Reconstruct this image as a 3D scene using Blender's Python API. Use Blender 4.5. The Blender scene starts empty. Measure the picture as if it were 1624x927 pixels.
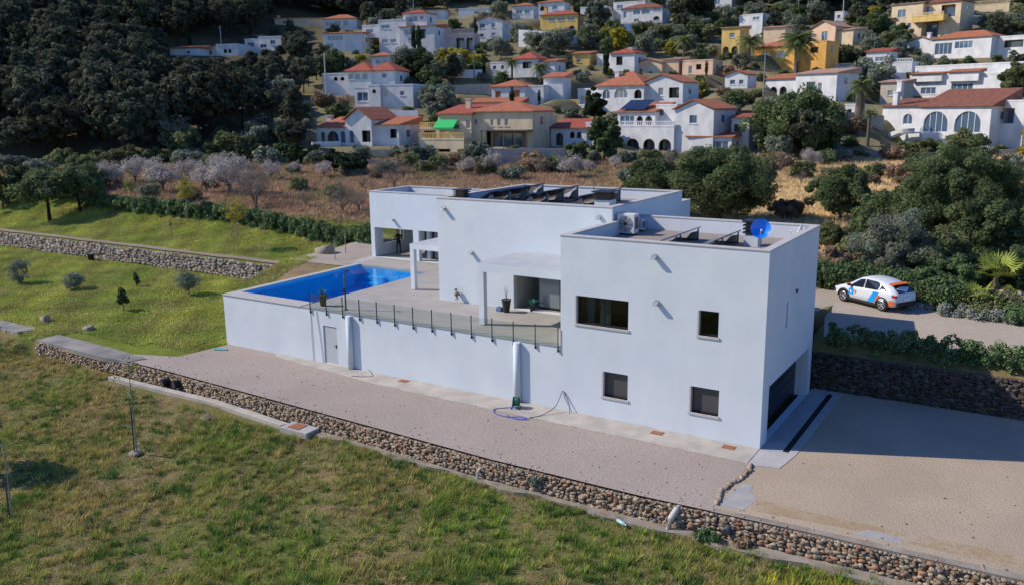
import bpy, bmesh, math, random
import numpy as np
from mathutils import Vector, Matrix
random.seed(7); RNG = np.random.default_rng(7)
SC = bpy.context.scene; COL = SC.collection
R = math.radians

# ------------------------------------------------------------------ camera, sky, sun
CAM = np.array([8.9126, -32.9862, 13.7215]); YAW, PIT, ROL, FPX = -0.5615, 0.2125, -0.0121, 1354.49
cF = np.array([math.sin(YAW)*math.cos(PIT), math.cos(YAW)*math.cos(PIT), -math.sin(PIT)])
cR0 = np.array([math.cos(YAW), -math.sin(YAW), 0.]); cU0 = np.cross(cR0, cF)
cR = cR0*math.cos(ROL)+cU0*math.sin(ROL); cU = -cR0*math.sin(ROL)+cU0*math.cos(ROL)
cd = bpy.data.cameras.new('camera'); cam = bpy.data.objects.new('camera', cd); COL.objects.link(cam)
M = Matrix(((cR[0], cU[0], -cF[0], CAM[0]), (cR[1], cU[1], -cF[1], CAM[1]), (cR[2], cU[2], -cF[2], CAM[2]), (0, 0, 0, 1)))
cam.matrix_world = M
cd.sensor_width = 36; cd.lens = 36*FPX/1624; cd.clip_end = 3000; cd.clip_start = .5
SC.camera = cam
SUN_EL = R(38); SUNV = Vector((-0.918*math.cos(SUN_EL), -0.396*math.cos(SUN_EL), math.sin(SUN_EL)))   # towards the sun
w = bpy.data.worlds.new('World'); SC.world = w; w.use_nodes = True
nt = w.node_tree; bg = nt.nodes['Background']
sky = nt.nodes.new('ShaderNodeTexSky'); sky.sky_type = 'NISHITA'; sky.sun_disc = False
sky.sun_elevation = SUN_EL; sky.sun_rotation = math.atan2(SUNV.x, SUNV.y); sky.air_density = 1.0; sky.dust_density = .3; sky.ozone_density = 4.5
hsv = nt.nodes.new('ShaderNodeHueSaturation'); hsv.inputs['Saturation'].default_value = 1.22; hsv.inputs['Hue'].default_value = .513; nt.links.new(sky.outputs[0], hsv.inputs['Color']); nt.links.new(hsv.outputs[0], bg.inputs[0]); bg.inputs[1].default_value = 0.13
sl = bpy.data.lights.new('sun', 'SUN'); sl.energy = 4.2; sl.angle = R(.53); sl.color = (1, .89, .74)
so = bpy.data.objects.new('sun', sl); COL.objects.link(so); so.rotation_euler = SUNV.to_track_quat('Z', 'Y').to_euler(); so.location = (-60, -30, 60)
SC.view_settings.view_transform = 'Standard'; SC.view_settings.look = 'None'; SC.view_settings.gamma = 1
SC.view_settings.exposure = 0.36
SC.cycles.max_bounces = 6; SC.cycles.diffuse_bounces = 3; SC.cycles.transparent_max_bounces = 8

# ------------------------------------------------------------------ helpers
def tag(o, label=None, cat=None, group=None, kind=None):
    if label: o['label'] = label
    if cat: o['category'] = cat
    if group: o['group'] = group
    if kind: o['kind'] = kind
    return o
def empty(name, loc=(0, 0, 0), rz=0, label=None, cat=None, group=None):
    o = bpy.data.objects.new(name, None); COL.objects.link(o); o.location = loc; o.rotation_euler = (0, 0, rz); o.empty_display_size = .3
    return tag(o, label, cat, group)
def dup(root, loc, rz=0, sc=1, label=None, group=None):
    r = root.copy(); COL.objects.link(r); r.location = loc; r.rotation_euler = (0, 0, rz)
    r.scale = (sc, sc, sc) if not hasattr(sc, '__len__') else sc
    if label: r['label'] = label
    if group: r['group'] = group
    for ch in list(root.children):
        c = ch.copy(); COL.objects.link(c); c.parent = r
        for g in list(ch.children):
            q = g.copy(); COL.objects.link(q); q.parent = c
    return r
def npmesh(name, V, F, mat=None, parent=None, col=None, smooth=False):
    V = np.asarray(V, np.float32); F = np.asarray(F, np.int32); k = F.shape[1]
    me = bpy.data.meshes.new(name); me.vertices.add(len(V)); me.vertices.foreach_set('co', V.ravel())
    me.loops.add(F.size); me.loops.foreach_set('vertex_index', F.ravel())
    me.polygons.add(len(F)); me.polygons.foreach_set('loop_start', np.arange(0, F.size, k, dtype=np.int32))
    try: me.polygons.foreach_set('loop_total', np.full(len(F), k, np.int32))
    except Exception: pass
    if col is not None:
        a = me.color_attributes.new('Col', 'FLOAT_COLOR', 'POINT')
        c = np.ones((len(V), 4), np.float32); c[:, :3] = col; a.data.foreach_set('color', c.ravel())
    me.update(calc_edges=True); me.validate()
    if smooth: me.polygons.foreach_set('use_smooth', np.ones(len(F), bool))
    o = bpy.data.objects.new(name, me); COL.objects.link(o)
    if mat: me.materials.append(mat)
    if parent: o.parent = parent
    return o
class MB:
    def __init__(s): s.v = []; s.f = []; s.M = None
    def add(s, vs, fs):
        b = len(s.v); s.v += [tuple(s.M @ Vector(v)) if s.M else tuple(v) for v in vs]; s.f += [tuple(b+i for i in f) for f in fs]; return s
    def box(s, x0, x1, y0, y1, z0, z1):
        return s.add([(x0, y0, z0), (x1, y0, z0), (x1, y1, z0), (x0, y1, z0), (x0, y0, z1), (x1, y0, z1), (x1, y1, z1), (x0, y1, z1)],
                     [(0, 3, 2, 1), (4, 5, 6, 7), (0, 1, 5, 4), (1, 2, 6, 5), (2, 3, 7, 6), (3, 0, 4, 7)])
    def prism(s, poly, z0, z1):
        n = len(poly); vs = [(x, y, z0) for x, y in poly]+[(x, y, z1) for x, y in poly]
        return s.add(vs, [tuple(range(n-1, -1, -1)), tuple(range(n, 2*n))]+[(i, (i+1) % n, n+(i+1) % n, n+i) for i in range(n)])
    def prism_y(s, poly, y0, y1):       # polygon in xz
        n = len(poly); vs = [(x, y0, z) for x, z in poly]+[(x, y1, z) for x, z in poly]
        return s.add(vs, [tuple(range(n)), tuple(range(2*n-1, n-1, -1))]+[(i, n+i, n+(i+1) % n, (i+1) % n) for i in range(n)])
    def prism_x(s, poly, x0, x1):
        n = len(poly); vs = [(x0, y, z) for y, z in poly]+[(x1, y, z) for y, z in poly]
        return s.add(vs, [tuple(range(n-1, -1, -1)), tuple(range(n, 2*n))]+[(i, (i+1) % n, n+(i+1) % n, n+i) for i in range(n)])
    def tube(s, pts, r, n=8, cap=True):
        pts = [Vector(p) for p in pts]; rs = r if hasattr(r, '__len__') else [r]*len(pts); vs = []; fs = []
        for i, p in enumerate(pts):
            d = (pts[min(i+1, len(pts)-1)]-pts[max(i-1, 0)]).normalized()
            a = d.cross(Vector((0, 0, 1)) if abs(d.z) < .9 else Vector((1, 0, 0))).normalized(); b = d.cross(a)
            for k in range(n):
                t = 2*math.pi*k/n; vs.append(p+(a*math.cos(t)+b*math.sin(t))*rs[i])
        for i in range(len(pts)-1):
            for k in range(n): fs.append((i*n+k, i*n+(k+1) % n, (i+1)*n+(k+1) % n, (i+1)*n+k))
        if cap: fs.append(tuple(range(n-1, -1, -1))); fs.append(tuple((len(pts)-1)*n+k for k in range(n)))
        return s.add(vs, fs)
    def lathe(s, prof, n=20, c=(0, 0, 0)):
        vs = []; fs = []
        for r, z in prof:
            for k in range(n): t = 2*math.pi*k/n; vs.append((c[0]+r*math.cos(t), c[1]+r*math.sin(t), c[2]+z))
        for i in range(len(prof)-1):
            for k in range(n): fs.append((i*n+k, i*n+(k+1) % n, (i+1)*n+(k+1) % n, (i+1)*n+k))
        fs.append(tuple(range(n-1, -1, -1))); fs.append(tuple((len(prof)-1)*n+k for k in range(n)))
        return s.add(vs, fs)
    def build(s, name, mat=None, parent=None, smooth=False, bevel=0, fixn=True):
        me = bpy.data.meshes.new(name); me.from_pydata([tuple(v) for v in s.v], [], s.f)
        if fixn or bevel:
            bm = bmesh.new(); bm.from_mesh(me)
            if fixn: bmesh.ops.recalc_face_normals(bm, faces=bm.faces)
            if bevel: bmesh.ops.bevel(bm, geom=[e for e in bm.edges if len(e.link_faces) == 2 and e.calc_face_angle(0) > .6], offset=bevel, segments=2, affect='EDGES', profile=.5)
            bm.to_mesh(me); bm.free()
        if smooth: me.polygons.foreach_set('use_smooth', [True]*len(me.polygons))
        if mat: me.materials.append(mat)
        o = bpy.data.objects.new(name, me); COL.objects.link(o)
        if parent: o.parent = parent
        return o
def rect(x0, z0, x1, z1): return [(x0, z0), (x1, z0), (x1, z1), (x0, z1)]
def arch(x0, z0, x1, z1, n=9):
    r = (x1-x0)/2; cx = (x0+x1)/2; h = min(r, (z1-z0)*.6); p = [(x0, z0), (x1, z0)]
    for i in range(n+1): t = math.pi*i/n; p.append((cx+r*math.cos(t), z1-h+h*math.sin(t)))
    return p
def panel(mb, outer, holes, y0, th, M=None):
    """flat wall in the xz plane with real openings, thickness th going to +y"""
    cu = bpy.data.curves.new('t', 'CURVE'); cu.dimensions = '2D'; cu.fill_mode = 'BOTH'; cu.extrude = th/2
    for pl in [outer]+list(holes):
        sp = cu.splines.new('POLY'); sp.points.add(len(pl)-1)
        for p, q in zip(sp.points, pl): p.co = (q[0], q[1], 0, 1)
        sp.use_cyclic_u = True
    ob = bpy.data.objects.new('t', cu); COL.objects.link(ob)
    me = bpy.data.meshes.new_from_object(ob)
    bm = bmesh.new(); bm.from_mesh(me); bmesh.ops.remove_doubles(bm, verts=bm.verts, dist=1e-4)
    bm.verts.ensure_lookup_table()
    vs = [(v.co.x, y0+th/2-v.co.z, v.co.y) for v in bm.verts]
    if M: vs = [tuple(M @ Vector(v)) for v in vs]
    fs = [tuple(v.index for v in f.verts) for f in bm.faces]
    bm.free(); mb.add(vs, fs)
    bpy.data.objects.remove(ob); bpy.data.curves.remove(cu); bpy.data.meshes.remove(me)
    return mb

# ------------------------------------------------------------------ materials
def nodes(m): return m.node_tree.nodes, m.node_tree.links
MC = {}
def mat(name, c, rough=.8, c2=None, scale=3., bump=0., bscale=None, detail=4, spec=.3, metal=0, attr=False, rnd=0., stretch=None):
    if name in MC: return MC[name]
    m = bpy.data.materials.new(name); m.use_nodes = True; N, L = nodes(m); b = N['Principled BSDF']
    b.inputs['Roughness'].default_value = rough; b.inputs['Metallic'].default_value = metal; b.inputs['Specular IOR Level'].default_value = spec
    tc = N.new('ShaderNodeTexCoord'); mp = N.new('ShaderNodeMapping'); L.new(tc.outputs['Object'], mp.inputs[0])
    if stretch: mp.inputs['Scale'].default_value = stretch
    out = None
    if c2:
        no = N.new('ShaderNodeTexNoise'); no.inputs['Scale'].default_value = scale; no.inputs['Detail'].default_value = detail; L.new(mp.outputs[0], no.inputs[0])
        cr = N.new('ShaderNodeValToRGB'); cr.color_ramp.elements[0].position = .35; cr.color_ramp.elements[1].position = .65
        cr.color_ramp.elements[0].color = (*c, 1); cr.color_ramp.elements[1].color = (*c2, 1); L.new(no.outputs[0], cr.inputs[0]); out = cr.outputs[0]
    else:
        rg = N.new('ShaderNodeRGB'); rg.outputs[0].default_value = (*c, 1); out = rg.outputs[0]
    if attr:
        at = N.new('ShaderNodeAttribute'); at.attribute_name = 'Col'
        mx = N.new('ShaderNodeMix'); mx.data_type = 'RGBA'; mx.blend_type = 'MULTIPLY'; mx.inputs[0].default_value = 1
        L.new(out, mx.inputs[6]); L.new(at.outputs[0], mx.inputs[7]); out = mx.outputs[2]
    if rnd:
        oi = N.new('ShaderNodeObjectInfo'); mr = N.new('ShaderNodeMapRange'); mr.inputs[3].default_value = 1-rnd; mr.inputs[4].default_value = 1+rnd
        L.new(oi.outputs['Random'], mr.inputs[0]); mx = N.new('ShaderNodeMix'); mx.data_type = 'RGBA'; mx.blend_type = 'MULTIPLY'; mx.inputs[0].default_value = 1
        L.new(out, mx.inputs[6]); L.new(mr.outputs[0], mx.inputs[7]); out = mx.outputs[2]
    L.new(out, b.inputs['Base Color'])
    if bump:
        n2 = N.new('ShaderNodeTexNoise'); n2.inputs['Scale'].default_value = bscale or scale*4; n2.inputs['Detail'].default_value = 6; L.new(mp.outputs[0], n2.inputs[0])
        bp = N.new('ShaderNodeBump'); bp.inputs['Strength'].default_value = bump; bp.inputs['Distance'].default_value = .05; L.new(n2.outputs[0], bp.inputs['Height']); L.new(bp.outputs[0], b.inputs['Normal'])
    MC[name] = m; return m
RENDER = mat('white_render', (.56, .615, .67), .88, (.61, .655, .70), .55, .35, 45, detail=8)
CAPM = mat('parapet_cap', (.40, .39, .38), .7, (.46, .45, .44), 4)
FRAMEST = mat('grey_stone_surround', (.42, .40, .38), .7, (.5, .48, .46), 8)
DARKF = mat('dark_frame', (.02, .022, .026), .4)
BLACK = mat('black_metal', (.012, .012, .013), .45, spec=.5)
GREYM = mat('grey_metal', (.30, .32, .34), .4, metal=.3)
ZINC = mat('galvanised_steel', (.45, .47, .5), .35, metal=.8)
GLASS = mat('window_glass', (.02, .03, .035), .04, spec=1.0)
_n, _l = nodes(GLASS); _t = _n.new('ShaderNodeBsdfTransparent'); _t.inputs[0].default_value = (.50, .55, .56, 1); _g = _n.new('ShaderNodeBsdfGlossy'); _g.inputs[1].default_value = .03; _x = _n.new('ShaderNodeMixShader'); _x.inputs[0].default_value = .045
_l.new(_t.outputs[0], _x.inputs[1]); _l.new(_g.outputs[0], _x.inputs[2]); _l.new(_x.outputs[0], _n['Material Output'].inputs[0])
ROOFGRAVEL = mat('roof_gravel', (.26, .23, .21), .95, (.36, .32, .29), 14, .8, 60)
DECKM = mat('deck_tile', (.40, .375, .35), .7, (.45, .42, .39), 1.2, .1, 40)
COPING = mat('grey_coping', (.36, .355, .35), .7, (.42, .41, .40), 5)
CONC = mat('concrete', (.33, .31, .28), .9, (.43, .40, .36), 1.1, .4, 30)
CONCW = mat('weathered_concrete', (.15, .15, .155), .9, (.27, .25, .23), .7, .5, 25)
CONCP = mat('patch_concrete', (.28, .28, .285), .9, (.34, .335, .33), 1.6, .3, 30); CONCB = mat('ledge_concrete', (.20, .17, .14), .9, (.30, .27, .23), 1.3, .5, 20)
CONCL = mat('light_concrete', (.33, .33, .34), .9, (.40, .39, .39), 1.1, .4, 25)
RUST = mat('rusty_steel', (.22, .09, .05), .8, (.30, .14, .09), 9)
SOLAR = mat('solar_cell', (.012, .018, .04), .15, spec=.8)
DARKGREY = mat('dark_grey_metal', (.06, .065, .07), .5)
WOODB = mat('brown_wood', (.10, .07, .05), .85, (.15, .11, .08), 12)

def ground_mat(name, c, c2, c3, s1=.25, s2=9, bump=.6, bs=30, pebble=0):
    m = bpy.data.materials.new(name); m.use_nodes = True; N, L = nodes(m); b = N['Principled BSDF']; b.inputs['Roughness'].default_value = .95; b.inputs['Specular IOR Level'].default_value = .15
    tc = N.new('ShaderNodeTexCoord')
    def noise(s, d=5):
        n = N.new('ShaderNodeTexNoise'); n.inputs['Scale'].default_value = s; n.inputs['Detail'].default_value = d; L.new(tc.outputs['Object'], n.inputs[0]); return n.outputs[0]
    def mix(a, bb, f, blend='MIX'):
        x = N.new('ShaderNodeMix'); x.data_type = 'RGBA'; x.blend_type = blend
        for s, v in ((6, a), (7, bb)):
            if isinstance(v, tuple): x.inputs[s].default_value = (*v, 1)
            else: L.new(v, x.inputs[s])
        if isinstance(f, float): x.inputs[0].default_value = f
        else: L.new(f, x.inputs[0])
        return x.outputs[2]
    def ramp(v, a, bb):
        r = N.new('ShaderNodeMapRange'); r.inputs[1].default_value = a; r.inputs[2].default_value = bb; L.new(v, r.inputs[0]); return r.outputs[0]
    k = mix(c, c2, ramp(noise(s1), .38, .62)); k = mix(k, c3, ramp(noise(s2, 8), .45, .75))
    if pebble:
        vo = N.new('ShaderNodeTexVoronoi'); vo.inputs['Scale'].default_value = pebble; L.new(tc.outputs['Object'], vo.inputs[0])
        k = mix(k, vo.outputs['Color'], .045, 'MULTIPLY')
    L.new(k, b.inputs['Base Color'])
    bp = N.new('ShaderNodeBump'); bp.inputs['Strength'].default_value = bump; bp.inputs['Distance'].default_value = .04
    L.new(noise(bs, 8), bp.inputs['Height']); L.new(bp.outputs[0], b.inputs['Normal']); return m
YARDM = ground_mat('pinkish_gravel', (.375, .32, .285), (.335, .285, .25), (.26, .22, .195), .22, 11, .9, 26, 30)
DRIVEM = ground_mat('beige_driveway_grit', (.42, .345, .26), (.36, .295, .225), (.31, .25, .19), .28, 10, .8, 24, 20)
ROADM = ground_mat('upper_road_grit', (.40, .35, .29), (.37, .32, .27), (.31, .27, .23), .35, 10, .7, 30, 20)

# ------------------------------------------------------------------ terrain
def sm(a, b, x):
    t = np.clip((np.asarray(x, float)-a)/(b-a), 0, 1); return t*t*(3-2*t)
WX = [-60, -43, -31, -17, -9, -2.5, 3, 10, 40]; WY = [-4.8, -5.35, -5.45, -6.1, -6.5, -6.5, -6.2, -5.95, -5.9]
def ywall(x): return np.interp(x, WX, WY)
def vnoise(x, y, s, seed=0):
    x = np.asarray(x, float)/s; y = np.asarray(y, float)/s
    return (np.sin(x*1.3+seed)*np.cos(y*1.7+seed*2)+np.sin(x*2.9+y*2.1+seed*3)*.5+np.cos(x*4.7-y*3.9+seed)*.25)/1.75
PADS = []
HOLES_X = None
def h0(x, y):
    x = np.asarray(x, float); y = np.asarray(y, float)
    front = -.86-.02*np.clip(-6-y, 0, 30)+.06*vnoise(x, y, 2.5)+.05*vnoise(x, y, .8, 3)*sm(-6.6, -8, y)+.05*vnoise(x, y, .42, 5)*sm(-6.8, -8, y)
    yw = ywall(x)
    # left lower lawn / upper lawn
    lawnA = .02*np.clip(y, 0, 14)+1.35*sm(13.7, 14.3, y)+1.35*sm(14.5, 26, y)+.05*vnoise(x, y, 3)
    lawnB = 2.75*sm(2.5, 13, y)+.2*sm(13, 24, y)+.05*vnoise(x, y, 2)
    left = lawnA+(lawnB-lawnA)*sm(-42.3, -39.2, x)
    right = 1.75*sm(9.15, 9.6, y)+.45*sm(9.6, 10.6, y)+.65*sm(10.6, 15.5, y)+.2*sm(16, 22, y)+.0*x-.08*(y < 9)
    mid = -.3+3.2*sm(12.2, 12.9, y)
    near = np.where(x < -32.4, left, np.where(x < -.5, mid, right))
    near = np.where((x >= -34) & (x < -32.4) & (y < 3), np.minimum(near, -.04), near)
    # step at the front wall
    t1 = sm(0, .35, y-yw)
    t2 = sm(-9, -3.5, y)
    wl = sm(-45.2, -43.6, x)
    t = t2+(t1-t2)*wl
    near = np.where(y < 2, np.where(x < -33.5, left, -.05), near)
    z = front+(near-front)*t
    s = -(x-CAM[0])*.532+(y-CAM[1])*.847; tt = (x-CAM[0])*.847+(y-CAM[1])*.532
    zf = 3.0+np.clip(s-58, 0, 67)*.045
    sb = 125+8*np.clip((-tt-20)/60, 0, 1)
    slope = .25+.10*sm(-50, -110, tt)
    zf = zf+slope*(np.clip(s-sb, 0, 400))+.6*vnoise(x, y, 22)*sm(125, 150, s)+.2*vnoise(x, y, 7, 2)*sm(125, 150, s)+.10*vnoise(x, y, 6, 5)
    k = sm(19, 30, y)*(s > 0)
    return z+(zf-z)*k
def h(x, y):
    z = h0(x, y)
    for px, py, pz, r in PADS:
        d = np.hypot(np.asarray(x)-px, np.asarray(y)-py); z = z+(pz-z)*(1-sm(r, r+5, d))
    return z
def ray(px, py): return cF+cR*(px-812)/FPX-cU*(py-463.5)/FPX
def ground_at(px, py, f=None, dmin=15, dmax=700):
    f = f or h; d = ray(px, py); ts = np.exp(np.linspace(math.log(dmin), math.log(dmax), 900))
    P = CAM[None]+d[None]*ts[:, None]; g = f(P[:, 0], P[:, 1]); i = np.argmax(P[:, 2] < g)
    if P[i, 2] >= g[i]: return None
    a, b = ts[max(i-1, 0)], ts[i]
    for _ in range(14):
        m_ = (a+b)/2; p = CAM+d*m_
        if p[2] < f(p[0], p[1]): b = m_
        else: a = m_
    p = CAM+d*b; return np.array([p[0], p[1], float(f(p[0], p[1]))])
def depth(P): return float((np.asarray(P)-CAM) @ cF)
def proj(P):
    v = np.asarray(P, float)-CAM; w_ = v @ cF; return 812+FPX*(v @ cR)/w_, 463.5-FPX*(v @ cU)/w_
exec_after_houses = []

# ------------------------------------------------------------------ hillside houses: specification
W = mat('villa_white', (.60, .62, .64), .85, (.68, .68, .69), .5); CR = mat('villa_cream', (.62, .50, .33), .85, (.68, .56, .39), .5)
YE = mat('villa_yellow', (.66, .45, .14), .85, (.70, .50, .19), .5); OR = mat('villa_orange', (.68, .36, .08), .85, (.72, .41, .12), .5)
PE = mat('villa_peach', (.70, .48, .33), .85, (.74, .53, .38), .5); PK = mat('villa_pink', (.66, .50, .46), .85, (.70, .56, .52), .5)
ST = mat('rubble_stone_villa', (.38, .33, .27), .9, (.5, .45, .38), 3, .6, 12)
BW = mat('wall_shade_blue', (.35, .52, .78), .85, (.40, .56, .8), .5)  # blue of the shade put into the wall colour
def weather(m, lo=.86):
    N, L = nodes(m); b = N['Principled BSDF']; src = b.inputs['Base Color'].links[0].from_socket; g = N.new('ShaderNodeNewGeometry'); mp = N.new('ShaderNodeMapping'); mp.inputs['Scale'].default_value = (.5, .5, .3); L.new(g.outputs['Position'], mp.inputs[0])
    no = N.new('ShaderNodeTexNoise'); no.inputs['Scale'].default_value = 1.6; no.inputs['Detail'].default_value = 8; L.new(mp.outputs[0], no.inputs[0]); mr = N.new('ShaderNodeMapRange'); mr.inputs[1].default_value = .42; mr.inputs[2].default_value = .62; mr.inputs[3].default_value = 1; mr.inputs[4].default_value = lo; L.new(no.outputs[0], mr.inputs[0])
    mx = N.new('ShaderNodeMix'); mx.data_type = 'RGBA'; mx.blend_type = 'MULTIPLY'; mx.inputs[0].default_value = 1; L.new(src, mx.inputs[6]); L.new(mr.outputs[0], mx.inputs[7]); L.new(mx.outputs[2], b.inputs['Base Color'])
weather(RENDER, .965)
for m_w in (W, CR, YE, OR, PE, PK): weather(m_w, .84)
def tile(name, c, c2):
    m = mat(name, c, .85, c2, 1.6); N, L = nodes(m); b = N['Principled BSDF']
    tc = N.new('ShaderNodeTexCoord'); wv = N.new('ShaderNodeTexWave'); wv.wave_type = 'BANDS'; wv.bands_direction = 'X'; wv.inputs['Scale'].default_value = 1.1; wv.inputs['Distortion'].default_value = .6
    L.new(tc.outputs['Object'], wv.inputs[0]); src_ = b.inputs['Base Color'].links[0].from_socket; mrr = N.new('ShaderNodeMapRange'); mrr.inputs[3].default_value = .5; mrr.inputs[4].default_value = 1.12; L.new(wv.outputs[1], mrr.inputs[0]); mxx = N.new('ShaderNodeMix'); mxx.data_type = 'RGBA'; mxx.blend_type = 'MULTIPLY'; mxx.inputs[0].default_value = 1; L.new(src_, mxx.inputs[6]); L.new(mrr.outputs[0], mxx.inputs[7]); L.new(mxx.outputs[2], b.inputs['Base Color']); bp = N.new('ShaderNodeBump'); bp.inputs['Strength'].default_value = .9; bp.inputs['Distance'].default_value = .12
    L.new(wv.outputs[0], bp.inputs['Height']); L.new(bp.outputs[0], b.inputs['Normal']); return m
T1 = tile('terracotta_tile', (.46, .15, .08), (.55, .22, .12)); T2 = tile('dark_terracotta_tile', (.24, .09, .06), (.36, .15, .10)); T3 = tile('pale_terracotta_tile', (.52, .30, .22), (.6, .38, .29))
T4 = tile('red_terracotta_tile', (.40, .09, .06), (.48, .14, .09))
GREENAWN = mat('green_canvas', (.02, .42, .12), .7); DOORW = mat('orange_wood', (.45, .16, .05), .6); DARKIN = mat('pipe_hole_shade', (.03, .03, .035), .9)
GLASSB = mat('villa_glass', (.08, .13, .20), .08, spec=1.0)
SHUT = mat('villa_grey_blind', (.30, .32, .35), .6)
LAMINW = mat('white_aluminium', (.75, .76, .78), .5)
# block: x0,x1,ytop,ybot (photo pixels at the house's distance), yoff, depth (m), roof, wall, windows[(x0,y0,x1,y1,kind)]
# kinds: r glass, a arched glass, o open dark recess, oa open arch, s wooden door, b blind
HS = []
def H(label, rot, bx, by, blocks, chim=(), bal=(), name='villa', cat='house', r=None, side=(), extra=None):
    HS.append(dict(label=label, rot=rot, bx=bx, by=by, blocks=blocks, chim=chim, bal=bal, name=name, cat=cat, r=r, side=side, extra=extra))
hip = lambda hh, t=T1: ('hip', hh, t)
gab = lambda hh, t=T1: ('gable', hh, t)
shd = lambda hh, t=T1: ('shed', hh, t)
gfr = lambda hh, t=T1: ('gfront', hh, t)
FL = ('flat', .25, None)
H('white villa with dark red tiled roof, two big arched windows and a curved outside stair', 26, 1566, 237, [
  (1463, 1566, 172, 240, 0, 8, shd(2.6, T2), W, [(1468, 179, 1505, 212, 'a'), (1515, 179, 1553, 212, 'a')]),
  (1399, 1464, 171, 240, .6, 7, shd(1.2, T2), W, [(1434, 183, 1449, 200, 'a'), (1399, 215, 1409, 228, 'r')]),
  (1566, 1612, 165, 240, 3.2, 7, FL, W, [(1579, 175, 1598, 198, 'o')])], chim=[(1420, 145, 1.2), (1424, 127, 2.0)], r=13)
H('white split-level house with red roof strips behind the arched villa', 22, 1624, 158, [
  (1448, 1624, 118, 160, 0, 8, ('flat', .3, None), W, [(1468, 136, 1492, 147, 'r'), (1516, 131, 1549, 145, 'r')]),
  (1452, 1640, 101, 120, 3.5, 8, FL, W, []), (1452, 1500, 114, 123, -.7, 2, shd(.3, T1), W, []), (1511, 1556, 113, 124, -.7, 2, shd(.5, T1), W, [])], r=15)
H('white house with blue shaded side, red roof and a wide glazed terrace at upper right', 24, 1588, 92, [
  (1486, 1572, 58, 92, 0, 7, hip(1.6, T1), W, [(1489, 64, 1515, 82, 'r'), (1519, 63, 1545, 74, 'r')]),
  (1443, 1487, 60, 94, .5, 6, gfr(1.2, T3), W, [(1458, 70, 1468, 77, 'r')]),
  (1572, 1624, 60, 80, 2.5, 6, FL, W, [(1590, 65, 1616, 76, 'o')])], chim=[(1478, 44, 1.4)], r=11)
H('large cream three-storey house with a columned balcony at the top right', 22, 1520, 57, [
  (1417, 1465, 2, 60, 0, 8, shd(1, T3), CR, [(1427, 10, 1439, 22, 'r'), (1427, 33, 1436, 42, 'r'), (1443, 32, 1449, 40, 'r')]),
  (1458, 1520, 4, 60, 1.5, 8, hip(1.4, T2), CR, [(1460, 8, 1480, 25, 'a'), (1492, 8, 1512, 26, 'o'), (1462, 32, 1490, 56, 'o')]),
  (1450, 1496, 24, 30, -1.2, 2.8, FL, YE, [])], bal=[(1450, 1496, 24, -1.1)], r=11)
H('white cottage with pale tiled gable roof above the dark carob tree', 28, 1325, 160, [
  (1262, 1325, 118, 162, 0, 8, shd(1.0, T3), W, [(1279, 130, 1293, 148, 'r'), (1297, 132, 1303, 146, 'r')]),
  (1213, 1264, 124, 160, .4, 5, shd(1.0, T1), W, [(1220, 136, 1232, 158, 'oa'), (1236, 136, 1248, 158, 'oa')])], r=9)
H('small white building with flat red roof and bamboo-screened terrace', 15, 1445, 120, [
  (1376, 1412, 82, 120, 0, 5, shd(.9, T4), W, [(1390, 90, 1402, 97, 'r')]), (1411, 1445, 100, 122, .3, 5, FL, W, []),
  (1318, 1352, 104, 120, .2, 3, FL, W, [])], bal=[(1318, 1352, 104, .2), (1411, 1445, 100, .35)], r=9)
H('orange villa with arched windows and a red roof beside the tall palm', 25, 1308, 116, [
  (1195, 1260, 72, 118, 0, 8, hip(1.5, T1), OR, [(1204, 80, 1222, 90, 'a'), (1230, 79, 1250, 89, 'a')]),
  (1258, 1308, 68, 116, 2, 6, FL, OR, [(1284, 75, 1296, 84, 'o')])], r=10)
H('tall plain white stair tower with one small window near its top', 26, 1208, 60, [
  (1172, 1208, 25, 62, 0, 4.0, FL, W, [(1193, 28, 1203, 33, 'r')])], name='tower_house', r=4)
H('yellow house with arched porch left of the white tower', 20, 1172, 90, [
  (1144, 1172, 46, 92, 0, 6, shd(.6, T3), YE, [(1156, 54, 1164, 61, 'r'), (1146, 74, 1156, 88, 'oa'), (1160, 74, 1170, 88, 'oa')]),
  (1208, 1240, 48, 70, 3, 5, shd(.6, T3), CR, [])], r=8)
H('cream gable-ended house left of the round green tree', 28, 1352, 72, [
  (1288, 1325, 42, 74, 0, 8, gfr(1.5, T3), PE, [(1304, 48, 1313, 62, 'r')]), (1325, 1352, 48, 70, 1, 6, shd(.8, T3), CR, [])], r=8)
H('long white villa with stepped red roofs, arcaded ground floor and solar panels', 24, 1130, 240, [
  (1068, 1130, 177, 243, 0, 8, gfr(1.4, T1), W, [(1092, 185, 1104, 198, 'r')]),
  (968, 1068, 203, 243, -.6, 8.6, FL, W, [(988, 222, 1010, 243, 'oa'), (1017, 222, 1037, 243, 'oa'), (1043, 222, 1064, 243, 'oa')]),
  (970, 1035, 180, 205, 1.2, 6, shd(1.4, T1), W, [(974, 186, 999, 201, 'r'), (1003, 186, 1014, 202, 'oa'), (1018, 186, 1030, 202, 'oa')]),
  (1035, 1070, 170, 205, 2.6, 5, FL, W, [(1040, 176, 1048, 186, 'r')])], bal=[(968, 1068, 203, -.5)], r=13, extra='solar')
H('low glazed white extension with red shed roof beside the arcaded villa', 18, 1182, 247, [
  (1090, 1160, 219, 249, 0, 6, shd(.8, T1), W, [(1093, 225, 1118, 246, 'o'), (1124, 225, 1155, 246, 'r')]),
  (1158, 1186, 190, 247, 3.5, 4, shd(.5, T4), W, [(1162, 200, 1180, 212, 'o')])], r=8, name='house_annex')
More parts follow.
